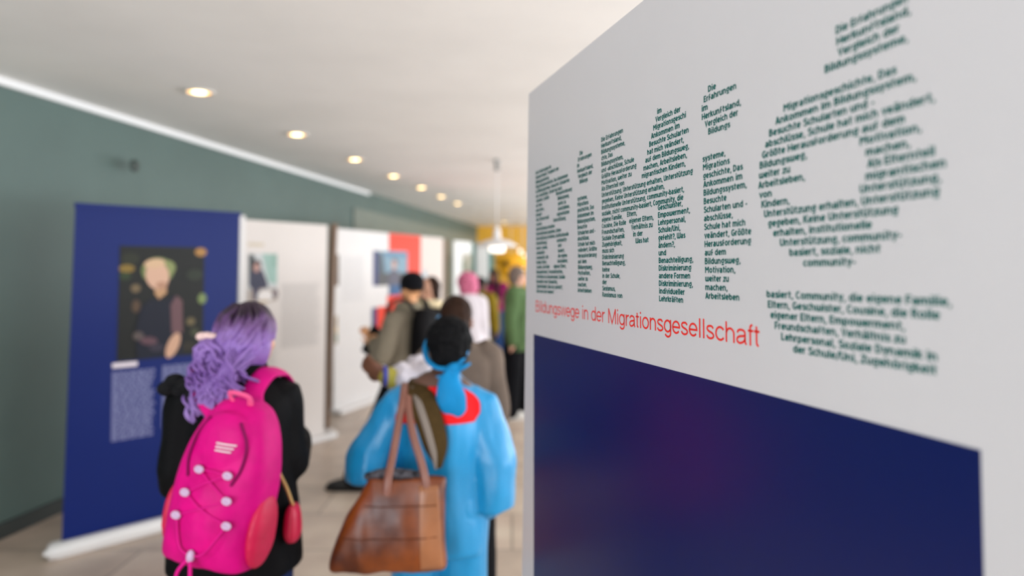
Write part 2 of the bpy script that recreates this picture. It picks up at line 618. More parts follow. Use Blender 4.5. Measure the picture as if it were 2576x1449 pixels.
TEXT = {
    '1': [('Die Erfahrungen im', 0.0587, 0.1797, -0.2364), ('Herkunftsland, Vergleich der', 0.0585, 0.2345, -0.2491), ('Bildungssysteme,', 0.0584, 0.1654, -0.2618), ('Migrationsgeschichte, Das Ankommen', 0.0591, 0.2943, -0.2745), ('im Bildungssystem, Besuchte Schularten', 0.0589, 0.3053, -0.2872), ('und -abschlüsse, Schule hat mich', 0.0587, 0.2561, -0.2999), ('veändert, Größte', 0.0595, 0.1638, -0.3126), ('auf dem', 0.0593, 0.1086, -0.3253), ('machen,', 0.0591, 0.1257, -0.338), ('Arbeit', 0.059, 0.1064, -0.3507), ('Als Elternteil', 0.0597, 0.1614, -0.3635), ('von', 0.0595, 0.1061, -0.3762), ('Unterstützung erhalten', 0.0593, 0.2036, -0.3889), ('Unterstützung gegeben, Keine', 0.0601, 0.2471, -0.4016), ('Unterstützung erhalten, institutionelle', 0.0599, 0.2976, -0.4143), ('Unterstützung,', 0.0597, 0.1463, -0.427), ('basiert, soziale,', 0.0605, 0.1495, -0.4397), ('community-', 0.0603, 0.1308, -0.4524), ('Community, die', 0.0601, 0.1557, -0.4651), ('Familie, Eltern,', 0.0599, 0.1431, -0.4778), ('Cousine, die Rolle', 0.0607, 0.1636, -0.4905), ('Empowerment, Freundschaften,', 0.0605, 0.258, -0.5032), ('Verhältnis zu Lehrpersonal, Soziale', 0.0603, 0.2723, -0.516), ('Dynamik in der Schule/Uni,', 0.0601, 0.22, -0.5287), ('Zugehörigkeit, Was hat gefehlt?,', 0.0609, 0.2559, -0.5414), ('Was muss sich ändern?', 0.0607, 0.1947, -0.5541)],
    '1b': [('Herausforderung', 0.2142, 0.3202, -0.3104), ('Bildungsweg,', 0.2256, 0.3027, -0.3233), ('weiter zu', 0.2277, 0.2811, -0.3362), ('Arbeitsleben,', 0.2275, 0.3057, -0.3491), ('migrantischen', 0.2196, 0.3034, -0.362), ('Unterstützung,', 0.1936, 0.2805, -0.3749)],
    '1c': [('community-', 0.2162, 0.2867, -0.4266), ('nicht', 0.226, 0.2501, -0.4393), ('basiert,', 0.2258, 0.2705, -0.452), ('die eigene', 0.2256, 0.2875, -0.4647), ('Geschwister,', 0.2208, 0.2909, -0.4774), ('eigener Eltern,', 0.1941, 0.28, -0.4901)],
    '2a': [('Die', 0.3683, 0.3863, -0.2361), ('Erfahrungen', 0.3583, 0.4365, -0.2489), ('im', 0.3528, 0.3659, -0.2618), ('Herkunftsland,', 0.3532, 0.4438, -0.2747), ('Vergleich der', 0.3576, 0.4376, -0.2875), ('Bildungs', 0.3672, 0.4132, -0.3004)],
    '2b': [('systeme,', 0.3534, 0.4106, -0.3384), ('Migrations', 0.3532, 0.4165, -0.3514), ('geschichte, Das', 0.3529, 0.4462, -0.3644), ('Ankommen im', 0.3527, 0.4442, -0.3773), ('Bildungssystem,', 0.3525, 0.4533, -0.3903), ('Besuchte', 0.3529, 0.4082, -0.4033), ('Schularten und -', 0.3533, 0.4528, -0.4163), ('abschlüsse,', 0.3531, 0.42, -0.4293), ('Schule hat mich', 0.3535, 0.4506, -0.4422), ('veändert, Größte', 0.354, 0.4601, -0.4552), ('Herausforderung', 0.3544, 0.4587, -0.4682), ('auf dem', 0.3542, 0.4037, -0.4812), ('Bildungsweg,', 0.3546, 0.4361, -0.4942), ('Motivation,', 0.3543, 0.4245, -0.5071), ('weiter zu', 0.3541, 0.4104, -0.5201), ('machen,', 0.3532, 0.404, -0.5331), ('Arbeitsleben', 0.3517, 0.4309, -0.5461)],
    '3': [('Die Erfahrungen', 0.4873, 0.5902, -0.2278), ('Herkunftsland,', 0.487, 0.583, -0.2408), ('Bildungssysteme,', 0.4868, 0.5983, -0.2537), ('chte, Das', 0.4875, 0.5412, -0.2667), ('Bildungssystem,', 0.4872, 0.59, -0.2797), ('und -abschlüsse, Schule', 0.487, 0.6355, -0.2927), ('Größte Herausforderung', 0.4873, 0.6451, -0.3057), ('Motivation, weiter zu', 0.487, 0.625, -0.3187), ('Als Elternteil von', 0.4873, 0.5937, -0.3316), ('Unterstützung, Unterstützung erhalten, Unterstützung', 0.4876, 0.8398, -0.3446), ('gegeben, Keine Unterstützung erhalten,', 0.4879, 0.7487, -0.3576), ('institutionelle Unterstützung, community-basiert,', 0.4877, 0.8125, -0.3706), ('soziale, nicht community-basiert, Community, die', 0.4874, 0.8099, -0.3836), ('eigene Familie,', 0.4877, 0.5842, -0.3966), ('Cousine, Die Rolle', 0.4875, 0.5997, -0.4096), ('Freundschaften,', 0.4873, 0.5918, -0.4225), ('Soziale Dynamik', 0.4875, 0.593, -0.4355), ('Zugehörigkeit,', 0.4879, 0.5817, -0.4485), ('muss sich', 0.4882, 0.5455, -0.4615), ('Diskriminierung', 0.4879, 0.5888, -0.4745), ('Benachteiligung,', 0.4882, 0.5952, -0.4875), ('keine', 0.4879, 0.523, -0.5004), ('in der Schule,', 0.4877, 0.571, -0.5134), ('der', 0.4874, 0.5086, -0.5264), ('Sexismus,', 0.4871, 0.549, -0.5394), ('Rassismus von', 0.4869, 0.5809, -0.5524)],
    '3b': [('Eltern,', 0.6048, 0.6451, -0.3952), ('eigener Eltern,', 0.6138, 0.7087, -0.4084), ('Verhältnis zu', 0.6218, 0.7055, -0.4215), ('in der', 0.6297, 0.667, -0.4347), ('Was hat', 0.6392, 0.6895, -0.4479)],
    '4a': [('im', 0.7269, 0.7419, -0.2228), ('Vergleich der', 0.7205, 0.8046, -0.236), ('Migrationsgeschi', 0.7121, 0.8216, -0.2493), ('Ankommen im', 0.7041, 0.8016, -0.2626), ('Besuchte Schularten', 0.6964, 0.8293, -0.2758), ('hat mich veändert,', 0.6885, 0.8138, -0.2891), ('auf dem Bildungsweg,', 0.6811, 0.8293, -0.3023), ('machen, Arbeitsleben,', 0.6734, 0.8227, -0.3156), ('migrantischen Kindern,', 0.6667, 0.8181, -0.3289)],
    '4b': [('Geschwister,', 0.7257, 0.8073, -0.3934), ('Empowerment,', 0.7259, 0.8298, -0.4067), ('Lehrpersonal,', 0.7259, 0.8162, -0.42), ('Schule/Uni,', 0.7262, 0.7991, -0.4333), ('gefehlt?, Was', 0.7264, 0.8144, -0.4466), ('ändern?,', 0.7264, 0.7813, -0.4599), ('und', 0.7266, 0.7521, -0.4732), ('Benachteiligung,', 0.7269, 0.8375, -0.4865), ('Diskriminierung', 0.7266, 0.8315, -0.4998), ('andere Formen', 0.7266, 0.8284, -0.5131), ('Diskriminierung,', 0.7265, 0.8357, -0.5264), ('individueller', 0.7268, 0.8108, -0.5397), ('Lehrkräften', 0.7267, 0.8059, -0.553)],
    '5a': [('Die', 0.8867, 0.9075, -0.2249), ('Erfahrungen', 0.8744, 0.9584, -0.2381), ('im', 0.8682, 0.8846, -0.2513), ('Herkunftsland,', 0.8684, 0.9685, -0.2645), ('Vergleich der', 0.8767, 0.9615, -0.2777), ('Bildungs', 0.8856, 0.9416, -0.2909)],
    '5b': [('systeme,', 0.8688, 0.9291, -0.3308), ('Migrations', 0.8698, 0.9392, -0.3441), ('geschichte, Das', 0.8702, 0.9703, -0.3575), ('Ankommen im', 0.8704, 0.9693, -0.3708), ('Bildungssystem,', 0.8706, 0.9788, -0.3841), ('Besuchte', 0.8707, 0.9304, -0.3974), ('Schularten und -', 0.8705, 0.9793, -0.4107), ('abschlüsse,', 0.8706, 0.945, -0.424), ('Schule hat mich', 0.8709, 0.9748, -0.4374), ('veändert, Größte', 0.871, 0.9875, -0.4507), ('Herausforderung', 0.8713, 0.9866, -0.464), ('auf dem', 0.8714, 0.9272, -0.4773), ('Bildungsweg,', 0.8715, 0.9617, -0.4906), ('Motivation,', 0.8718, 0.9491, -0.504), ('weiter zu', 0.8719, 0.9334, -0.5173), ('machen,', 0.8718, 0.9293, -0.5306), ('Arbeitsleben', 0.8719, 0.9581, -0.5439)],
    '6a': [('Die Erfahrungen', 1.1527, 1.2526, -0.2252), ('Herkunftsland,', 1.1535, 1.2555, -0.2389), ('Vergleich der', 1.1552, 1.2414, -0.2525), ('Bildungssysteme,', 1.1337, 1.2515, -0.2661)],
    '6b': [('Migrationsgeschichte, Das', 1.0593, 1.2358, -0.2954), ('Ankommen im Bildungssystem,', 1.043, 1.2598, -0.3089), ('Besuchte Schularten und -', 1.0296, 1.2062, -0.3223), ('abschlüsse, Schule hat mich veändert,', 1.021, 1.2809, -0.3357), ('Größte Herausforderung auf dem', 1.0141, 1.2452, -0.3491), ('Bildungsweg,', 1.0087, 1.1001, -0.3625), ('weiter zu', 1.0068, 1.0694, -0.3759), ('Arbeitsleben,', 1.0052, 1.0959, -0.3893), ('von', 1.0067, 1.0328, -0.4027), ('Kindern,', 1.0111, 1.067, -0.4161), ('Unterstützung erhalten, Unterstützung', 1.0163, 1.2834, -0.4295), ('gegeben, Keine Unterstützung', 1.0244, 1.2342, -0.4429), ('erhalten, institutionelle', 1.0345, 1.199, -0.4563), ('Unterstützung, community-', 1.0475, 1.2379, -0.4697), ('basiert, soziale, nicht', 1.0653, 1.21, -0.4831), ('community-', 1.0904, 1.1749, -0.4966)],
    '6c': [('Motivation,', 1.1851, 1.2645, -0.3624), ('machen,', 1.193, 1.2509, -0.3758), ('Als Elternteil', 1.1952, 1.2794, -0.3892), ('migrantischen', 1.1922, 1.2914, -0.4026), ('Unterstützung,', 1.1836, 1.2853, -0.416)],
    '6d': [('basiert, Community, die eigene Familie,', 1.0188, 1.2929, -0.5374), ('Eltern, Geschwister, Cousine, die Rolle', 1.0209, 1.2801, -0.551), ('eigener Eltern, Empowerment,', 1.026, 1.2387, -0.5646), ('Freundschaften, Verhältnis zu', 1.0343, 1.2397, -0.5782), ('Lehrpersonal, Soziale Dynamik in', 1.0469, 1.2763, -0.5918), ('der Schule/Uni, Zugehörigkeit', 1.0692, 1.2753, -0.6054)]}
LETTERS = (('1', '1b', '1c'), ('2a',), ('2b',), ('3', '3b', '4a', '4b'), ('5a',), ('5b',), ('6a', '6b', '6c', '6d'))
WHICH = ('farthest block of text, shaped as a letter', 'small dot of text over the second column from the far end', 'second column of text from the far end', 'widest middle block of text, shaped as a letter',
         'round dot of text over the narrow column beside the largest block', 'narrow column of text beside the largest block', 'nearest and largest block of text, shaped as a round letter')
for keys, which in zip(LETTERS, WHICH):
    sh = []
    for k in keys:
        for t, u0, u1, v in TEXT[k]:
            sh += text_line(t, u0, u1, v, 0.0098, -0.0004)
    o = mesh('lettering', sh, M_letter, board)
    o['label'] = which


H_ = 0.055
_o = arc(.37, .365, .30, .315, 0, 360, 24)
SANS = {
    'B': (0.93, [[(.13, 1), (.13, 0)], [(.13, .945), (.48, .945)] + arc(.48, .745, .25, .20, 90, -90, 8) + [(.13, .545)], [(.48, .545)] + arc(.50, .30, .30, .245, 90, -90, 8) + [(.13, .055)]]),
    'M': (1.16, [[(.13, 0), (.13, 1)], [(.14, .97), (.58, .03), (1.02, .97)], [(1.03, 1), (1.03, 0)]]),
    'i': (0.31, [[(.155, .73), (.155, 0)], [(.155, .87), (.155, 1)]]),
    'l': (0.31, [[(.155, 1), (.155, 0)]]),
    'd': (0.776, [[(.65, 1), (.65, 0)], _o]),
    'u': (0.776, [[(.13, .73), (.13, .30)] + arc(.39, .30, .26, .245, 180, 360, 12) + [(.65, .73)], [(.65, .3), (.65, 0)]]),
    'n': (0.776, [[(.13, .73), (.13, 0)], arc(.39, .42, .26, .255, 180, 0, 12) + [(.65, 0)]]),
    'g': (0.776, [[(.65, .73), (.65, 0)] + arc(.39, -.02, .26, .21, 0, -160, 10), _o]),
    's': (0.70, [cv((.58, .56), (.48, .66), (.34, .675), (.18, .64), (.12, .53), (.2, .43), (.36, .37), (.52, .31), (.6, .2), (.52, .09), (.35, .05), (.18, .09), (.09, .2))]),
    'w': (1.0, [[(.04, .73), (.27, .04), (.50, .70), (.73, .04), (.96, .73)]]),
    'e': (0.776, [[(.08, .365), (.69, .365)] + arc(.385, .365, .305, .315, 0, 322, 22)]),
    'r': (0.465, [[(.13, .73), (.13, 0)], arc(.40, .40, .27, .275, 180, 80, 8)]),
    'a': (0.776, [cv((.11, .52), (.16, .62), (.28, .675), (.45, .67), (.58, .6), (.61, .48)) + [(.61, .16), (.68, .0)], cv((.61, .42), (.45, .39), (.25, .36), (.10, .26), (.11, .12), (.25, .05), (.42, .09), (.55, .17), (.61, .3))]),
    't': (0.39, [[(.17, .92), (.17, .16)] + arc(.28, .16, .11, .11, 180, 280, 6), [(.02, .68), (.36, .68)]]),
    'o': (0.776, [arc(.388, .365, .305, .315, 0, 360, 24)]),
    'c': (0.70, [arc(.385, .365, .305, .315, 35, 325, 20)]),
    'h': (0.776, [[(.13, 1), (.13, 0)], arc(.39, .42, .26, .255, 180, 0, 12) + [(.65, 0)]]),
    'f': (0.39, [[(.17, 0), (.17, .82)] + arc(.29, .82, .12, .125, 180, 75, 6), [(.02, .68), (.36, .68)]]),
}
body = 'Bildungswege in der Migrationsgesellschaft'
tw = sum(0.388 if c == ' ' else SANS[c][0] for c in body) - 0.2
kx = (1.0001 - 0.0558) / tw
sh = []
x = -0.10
for c in body:
    if c != ' ':
        for s in SANS[c][1]:
            v, f = ribbon(s, H_)
            sh.append(([(0.0558 + (a + x) * kx, -0.0004, -0.6055 + b * 0.0303) for a, b in v], f))
    x += 0.388 if c == ' ' else SANS[c][0]
ttl = mesh('title_lettering', sh, M_red, board)
ttl['label'] = 'red title line above the navy rectangle'

# ------------------------------------------------------------------ banners and display panels along the green wall
rng = random.Random(7)


def ink(name, c, rough=0.5):
    return mat('ink_' + name, c, rough, spec=.25)


def text_rows(name, s0, s1, z0, z1, pitch, h, y, m, parent, ragged=0.12):
    """rows of illegibly small print"""
    sh = []
    z = z1
    while z > z0:
        x = s0
        end = s1 - rng.random() * ragged * (s1 - s0)
        while x < end:
            w = rng.uniform(0.018, 0.055)
            sh.append(poly(rect(x, min(x + w, end), z - h, z), y))
            x += w + 0.008
        z -= pitch
    return mesh(name, sh, m, parent)


def print_photo(name, items, parent, y0=-0.003, label=None):
    """a printed photograph: flat coloured areas one over another"""
    sh, ms, ix = [], [], []
    for k, (pts, c) in enumerate(items):
        m = ink('%d_%d_%d' % c, c)
        if m not in ms:
            ms.append(m)
        ix.append(ms.index(m))
        sh.append(plate(pts, y0, y0 + 0.001) if k == 0 else poly(pts, y0 - 0.0004 * k))
    o = mesh(name, sh, ms, parent, idx=ix)
    if label:
        o['label'] = label
    return o


# --- navy blue roll-up banner with a portrait
ban = empty('roll_up_banner', (-2.674, 4.173, 0), 'blue roll-up banner with a dark portrait photo, nearest along the green wall', 'banner',
            rz=math.radians(46.36))
mesh('sheet', [plate([(-0.042, 0.06), (0.985, 0.06), (1.03, 2.09), (0, 2.09)], 0, 0.004)], M_blue, ban)
mesh('top_rail', [plate([(-0.004, 2.085), (1.034, 2.085), (1.034, 2.115), (-0.004, 2.115)], -0.008, 0.012)], M_blue, ban)
v, f = tube([(-0.13, -0.06, 0.045), (-0.12, -0.06, 0.045), (1.06, -0.06, 0.045), (1.07, -0.06, 0.045)], [0.02, 0.045, 0.045, 0.02], 16, 0, cap=True)
mesh('base_cassette', [(v, f), box(-0.10, 1.04, -0.10, 0.05, 0.0, 0.075, 0.02)], M_plastic, ban, True)
mesh('support_pole', [tube([(0.5, 0.03, 0.06), (0.515, 0.03, 2.1)], [0.012, 0.012], 10, 0)], M_alu, ban)


def pm(x, y):
    return 0.240 + (x - 110) / 900 * 0.54, 1.857 - (y - 120) / 1170 * 0.735


def pe(x, y, rx, ry, rot=0):
    cx, cz = pm(x, y)
    return oval(cx, cz, rx / 900 * .54, ry / 1170 * .735, 24, rot=math.radians(rot))


def pp(*q):
    return [pm(*a) for a in q]


print_photo('portrait_photo', [
    (pp((110, 1290), (1005, 1290), (1010, 120), (125, 120)), (30, 31, 29)),
    (pe(230, 250, 90, 60), (42, 45, 34)), (pe(195, 352, 78, 42), (128, 104, 48)), (pe(180, 430, 60, 40), (44, 58, 36)),
    (pe(968, 172, 66, 46), (168, 124, 72)), (pe(990, 683, 48, 58), (118, 134, 84)), (pe(284, 556, 48, 44), (108, 92, 68)),
    (pe(290, 740, 44, 66), (82, 64, 50)), (pe(864, 928, 48, 44), (104, 92, 66)), (pe(905, 1045, 46, 46), (66, 68, 50)),
    (pe(900, 420, 90, 60), (46, 52, 42)), (pe(840, 1190, 80, 50), (48, 44, 36)),
    (pe(505, 375, 170, 140), (112, 124, 78)), (pe(600, 345, 90, 80), (132, 140, 90)),
    (pp((300, 1290), (290, 960), (330, 760), (430, 670), (560, 690), (690, 640), (770, 720), (780, 1290)), (26, 29, 42)),
    (pp((490, 520), (590, 520), (600, 610), (520, 675), (470, 610)), (182, 142, 106)),
    (pe(500, 425, 122, 150, 12), (206, 166, 142)), (pe(470, 300, 110, 50, 8), (206, 172, 138)), (pe(545, 530, 60, 40), (176, 134, 110)),
    (pp((640, 740), (700, 640), (765, 700), (775, 1040), (655, 1040)), (104, 76, 80)),
    (pe(672, 1170, 62, 140, -22), (200, 158, 132)),
    (pe(312, 1045, 55, 45), (86, 76, 74)), (pe(420, 1105, 90, 42, -8), (92, 66, 74)), (pe(500, 1180, 80, 40), (52, 48, 60)),
], ban, label='printed portrait of a seated person with pale green hair against dark foliage')
M_lav = ink('lavender', (138, 140, 180))
mesh('heading', [poly(rect(0.215, 0.362, 1.082, 1.112), -0.004)], ink('heading', (226, 214, 220)), ban)
text_rows('text_block', 0.215, 0.475, 0.63, 1.055, 0.0125, 0.0075, -0.003, M_lav, ban)
text_rows('text_block', 0.515, 0.86, 0.66, 1.065, 0.0125, 0.0075, -0.003, M_lav, ban)

# --- white panel with a small photo
pb = empty('white_display_panel', (-2.423, 6.147, 0), 'white panel with a small pale photo, just behind the blue banner', 'display panel', rz=math.radians(56.8))
mesh('sheet', [plate([(-0.01, 0.04), (0.955, 0.04), (0.985, 2.15), (0.0, 2.15)], 0, 0.02)], mat('warm_white_print', (224, 215, 209), 0.5, vary=.015, scale=2), pb)
mesh('edge_rail', [plate([(-0.05, 0.02), (0.012, 0.02), (0.012, 2.185), (-0.04, 2.185)], -0.012, 0.03)], M_plastic, pb)
mesh('base', [box(-0.04, 1.02, -0.14, 0.14, 0.0, 0.05, 0.02), tube([(1.0, -0.1, 0.035), (1.0, 0.14, 0.035)], [0.034, 0.034], 12, 0)], M_plastic, pb, True)
print_photo('photo', [
    (rect(0.045, 0.372, 1.405, 1.845), (206, 208, 208)),
    ([(0.20, 1.845), (0.365, 1.845), (0.365, 1.56), (0.27, 1.58)], (160, 190, 180)), (rect(0.30, 0.366, 1.72, 1.845), (146, 178, 166)),
    (rect(0.062, 0.115, 1.60, 1.835), (48, 52, 54)),
    ([(0.06, 1.56), (0.075, 1.68), (0.13, 1.70), (0.20, 1.70), (0.25, 1.60), (0.27, 1.53), (0.10, 1.51)], (66, 66, 84)),
    (oval(0.145, 1.735, 0.045, 0.055), (70, 58, 60)), (oval(0.140, 1.715, 0.034, 0.042), (192, 150, 140)),
    (rect(0.055, 0.37, 1.405, 1.52), (182, 168, 158)), ([(0.10, 1.52), (0.17, 1.52), (0.14, 1.41), (0.11, 1.41)], (74, 70, 92)),
    (oval(0.235, 1.455, 0.085, 0.055), (240, 234, 230)), (oval(0.345, 1.47, 0.035, 0.045), (130, 118, 120)), (oval(0.225, 1.402, 0.06, 0.012), (190, 166, 130)),
], pb, label='small printed photo of a person in a dark top on a pale mint ground')
mesh('heading', [poly(rect(0.05, 0.22, 1.915, 1.94), -0.002)], ink('sand', (208, 192, 166)), pb)
text_rows('text_block', 0.42, 0.90, 0.95, 1.56, 0.016, 0.006, -0.002, ink('grey_print', (186, 180, 176)), pb)
text_rows('text_block', 0.05, 0.37, 0.55, 1.30, 0.016, 0.006, -0.002, ink('grey_print', (186, 180, 176)), pb)

# --- brown posts at the joints
M_post = mat('brown_post_wood', (138, 113, 95), 0.55, vary=0.12, scale=6, stretch=(6, 6, 0.6))


M_post2 = mat('pale_post_wood', (164, 138, 118), 0.55, vary=0.1, scale=6, stretch=(6, 6, 0.6))


def post(base, top, w, label, M_post=M_post):
    o = empty('display_post', base, label, 'post')
    d = Vector(top) - Vector(base)
    sh = []
    for a, b in (((-w / 2), -w / 2), ):
        v = [(x + d.x * t, y + d.y * t, d.z * t) for t in (0, 1) for x, y in ((-w / 2, -w / 2), (w / 2, -w / 2), (w / 2, w / 2), (-w / 2, w / 2))]
        sh.append((v, [(3, 2, 1, 0), (4, 5, 6, 7), (0, 1, 5, 4), (1, 2, 6, 5), (2, 3, 7, 6), (3, 0, 4, 7)]))
    mesh('shaft', sh, M_post, o)
    mesh('foot_plate', [box(-w * 1.0, w * 1.0, -w, w, 0.0, 0.02, 0.008)], M_plastic, o)
    return o


post((-1.955, 7.22, 0), (-1.882, 7.22, 2.18), 0.06, 'brown wooden post between the two white panels')
post((-1.062, 10.95, 0), (-1.062, 10.95, 2.17), 0.05, 'pale brown post at the far end of the wide panel with red fields', M_post2)

# --- wide panel with red fields and photos
wp = empty('wide_display_panel', (-2.0806, 8.007, 0), 'wide white panel with orange-red fields and a blue photo, behind the man in the beanie', 'display panel',
           rz=math.radians(70.61))
mesh('sheet', [box(0, 2.98, 0, 0.02, 0.05, 2.18)], M_white, wp)
mesh('base', [box(-0.02, 3.0, -0.12, 0.12, 0.0, 0.055, 0.02)], M_plastic, wp)
mesh('beige_field', [poly(rect(2.2, 2.975, 0.06, 2.17), -0.002)], ink('beige', (218, 204, 196)), wp)
rd = mesh('red_field', [poly([(0.96, 0.82), (2.2, 0.82), (2.2, 2.178), (1.264, 2.178), (1.264, 1.94), (1.79, 1.94), (1.79, 1.335), (1.22, 1.335), (1.22, 1.20), (0.96, 1.20)], -0.003)],
          ink('coral_red', (230, 62, 36)), wp)
rd['label'] = 'orange-red stepped field'
mesh('blue_strip', [poly(rect(0.83, 0.96, 0.82, 1.195), -0.003)], ink('blue_strip', (52, 54, 110)), wp)
print_photo('photo', [
    (rect(0.86, 1.79, 1.475, 1.935), (126, 156, 174)),
    (rect(0.86, 0.97, 1.475, 1.935), (62, 66, 116)),
    ([(0.97, 1.475), (0.97, 1.92), (1.10, 1.90), (1.20, 1.475)], (78, 88, 98)), (rect(1.15, 1.79, 1.86, 1.935), (98, 136, 164)),
    (rect(0.97, 1.79, 1.475, 1.64), (82, 82, 84)), (oval(1.42, 1.78, 0.075, 0.06), (90, 70, 66)), (oval(1.40, 1.75, 0.065, 0.065), (196, 160, 150)),
    ([(1.22, 1.475), (1.28, 1.66), (1.40, 1.69), (1.52, 1.66), (1.60, 1.475)], (92, 90, 104)),
], wp, label='wide printed photo of a person against a blue sky')
print_photo('photo', [(rect(1.262, 1.79, 1.335, 1.475), (96, 96, 104)), ([(1.29, 1.335), (1.30, 1.475), (1.60, 1.475), (1.58, 1.335)], (52, 92, 138)),
                      (rect(1.62, 1.79, 1.335, 1.475), (120, 104, 96))], wp, y0=-0.002, label='lower strip of the photo with blue jeans')
print_photo('photo', [(rect(0.02, 0.085, 1.50, 1.87), (118, 96, 78)), (rect(0.06, 0.085, 1.51, 1.86), (58, 52, 48))], wp, label='narrow dark photo beside the post')
print_photo('photo', [(rect(0.02, 0.065, 0.82, 1.15), (150, 124, 84)), (rect(0.025, 0.065, 0.95, 1.02), (210, 178, 120)), (rect(0.03, 0.065, 0.84, 0.94), (96, 128, 84))], wp,
            label='narrow yellow and green photo beside the post')
print_photo('photo', [(rect(2.27, 2.40, 1.50, 1.68), (170, 184, 194))], wp, label='small pale blue picture')
text_rows('text_block', 0.15, 0.68, 1.30, 1.85, 0.02, 0.006, -0.002, ink('pale_print', (206, 202, 202)), wp)

# --- white panel further on
p4 = empty('white_display_panel', (-1.0, 11.75, 0), 'far white panel with a grey-green plant photo, in front of the teal panel', 'display panel', rz=math.radians(72))
mesh('sheet', [box(0, 0.84, 0, 0.02, 0.05, 2.18)], mat('cool_white_print', (222, 224, 222), 0.5), p4)
mesh('base', [box(-0.02, 0.86, -0.12, 0.12, 0.0, 0.055, 0.02)], M_plastic, p4)
print_photo('photo', [(rect(0.34, 0.84, 1.50, 1.97), (176, 172, 162)), (oval(0.48, 1.74, 0.12, 0.13), (120, 126, 108)), (oval(0.68, 1.84, 0.13, 0.11), (150, 146, 128)),
                      (oval(0.74, 1.66, 0.09, 0.12), (134, 136, 118)), (oval(0.56, 1.57, 0.13, 0.07), (206, 208, 220))], p4,
            label='printed photo of a grey-green plant')

# --- teal panel with a hanging white sheet
tp = empty('teal_display_panel', (-0.96, 13.5, 0), 'tall teal panel with a white poster, last before the yellow wall', 'display panel', rz=math.radians(12))
mesh('sheet', [box(0, 0.62, 0, 0.03, 0.02, 2.20)], mat('teal_print', (84, 132, 124), 0.55, vary=0.05), tp)
mesh('base', [box(-0.02, 0.64, -0.12, 0.14, 0.0, 0.03, 0.01)], M_plastic, tp)
po = mesh('poster', [box(0.255, 0.50, -0.012, 0.0, 1.47, 2.20)], mat('cool_white_print', (222, 224, 222), 0.5), tp)
po['label'] = 'white poster hanging on the teal panel'

# ------------------------------------------------------------------ recessed ceiling lights in a row
M_glow = bpy.data.materials.new('warm_lamp')
M_glow.use_nodes = True
g_ = M_glow.node_tree.nodes['Principled BSDF']
g_.inputs['Base Color'].default_value = rgb(255, 236, 200)
g_.inputs['Emission Color'].default_value = rgb(255, 180, 84)
g_.inputs['Emission Strength'].default_value = 2.2
M_bulb = bpy.data.materials.new('white_hot_bulb')
M_bulb.use_nodes = True
g_ = M_bulb.node_tree.nodes['Principled BSDF']
g_.inputs['Emission Color'].default_value = rgb(255, 212, 142)
g_.inputs['Emission Strength'].default_value = 11.0
M_drum = bpy.data.materials.new('lit_opal_glass')
M_drum.use_nodes = True
g_ = M_drum.node_tree.nodes['Principled BSDF']
g_.inputs['Emission Color'].default_value = rgb(255, 246, 232)
g_.inputs['Emission Strength'].default_value = 1.7
M_ring = mat('white_lamp_ring', (226, 222, 214), 0.4)
lights = [(-2.137, 4.634, 1), (-1.939, 6.124, 1), (-1.743, 7.55, 1), (-1.555, 8.935, 1), (-1.362, 10.228, 1), (-1.2, 11.554, 1), (-1.021, 12.777, 1),
          (-0.857, 13.997, 0), (-0.688, 15.132, 0), (-0.212, 18.218, 1)]
order = ['nearest ceiling light, above the blue banner', 'second ceiling light from the near end of the row', 'third ceiling light from the near end of the row',
         'fourth ceiling light from the near end of the row', 'fifth and brightest ceiling light from the near end of the row', 'sixth ceiling light from the near end of the row',
         'seventh ceiling light from the near end of the row', 'faint unlit ceiling light between two lit ones far down the row',
         'dim peach-coloured ceiling light next to the pendant cord', 'last ceiling light of the row, over the yellow wall']
M_off = mat('unlit_lamp', (214, 190, 170), 0.4)
for (x, y, on), lab in zip(lights, order):
    L = empty('ceiling_light', (x, y, CEIL), 'round recessed ' + lab, 'ceiling light', 'recessed ceiling lights in a row')
    mesh('ring', [lathe([(0.072, -0.001), (0.098, -0.001), (0.104, -0.006), (0.098, -0.013), (0.080, -0.012), (0.076, -0.004), (0.072, -0.001)], 32)], M_ring, L, True)
    mesh('diffuser', [lathe([(0.0, -0.001), (0.077, -0.001), (0.077, -0.005), (0.0, -0.006)], 32)], M_glow if on else M_off, L)
    if on:
        mesh('bulb', [lathe([(0.0, -0.0055), (0.045, -0.006), (0.042, -0.010), (0.0, -0.014)], 24)], M_bulb, L, True)

# ------------------------------------------------------------------ pendant lamp
pl = empty('pendant_lamp', (-0.168, 7.6, CEIL), 'white saucer pendant lamp with a glowing drum hanging on a long cord', 'pendant lamp')
mesh('canopy', [lathe([(0.0, 0.0), (0.036, 0.0), (0.036, -0.012), (0.028, -0.018), (0.028, -0.12), (0.0, -0.125)], 24)], mat('grey_lamp_metal', (150, 150, 148), 0.4), pl, True)
mesh('cord', [tube([(0, 0, -0.11), (0, 0, -0.76)], [0.006, 0.006], 8, 0)], M_plastic, pl)
mesh('neck', [lathe([(0.0, -0.74), (0.022, -0.745), (0.038, -0.79), (0.042, -0.86), (0.05, -0.90), (0.0, -0.905)], 24)], M_plastic, pl, True)
mesh('shade', [lathe([(0.045, -0.885), (0.10, -0.895), (0.18, -0.925), (0.232, -0.965), (0.236, -0.975), (0.225, -0.972), (0.17, -0.94), (0.09, -0.91), (0.045, -0.90)], 40)],
     M_plastic, pl, True)
mesh('glass_drum', [lathe([(0.0, -0.945), (0.082, -0.945), (0.088, -0.96), (0.088, -1.015), (0.078, -1.035), (0.0, -1.04)], 32)], M_drum, pl, True)

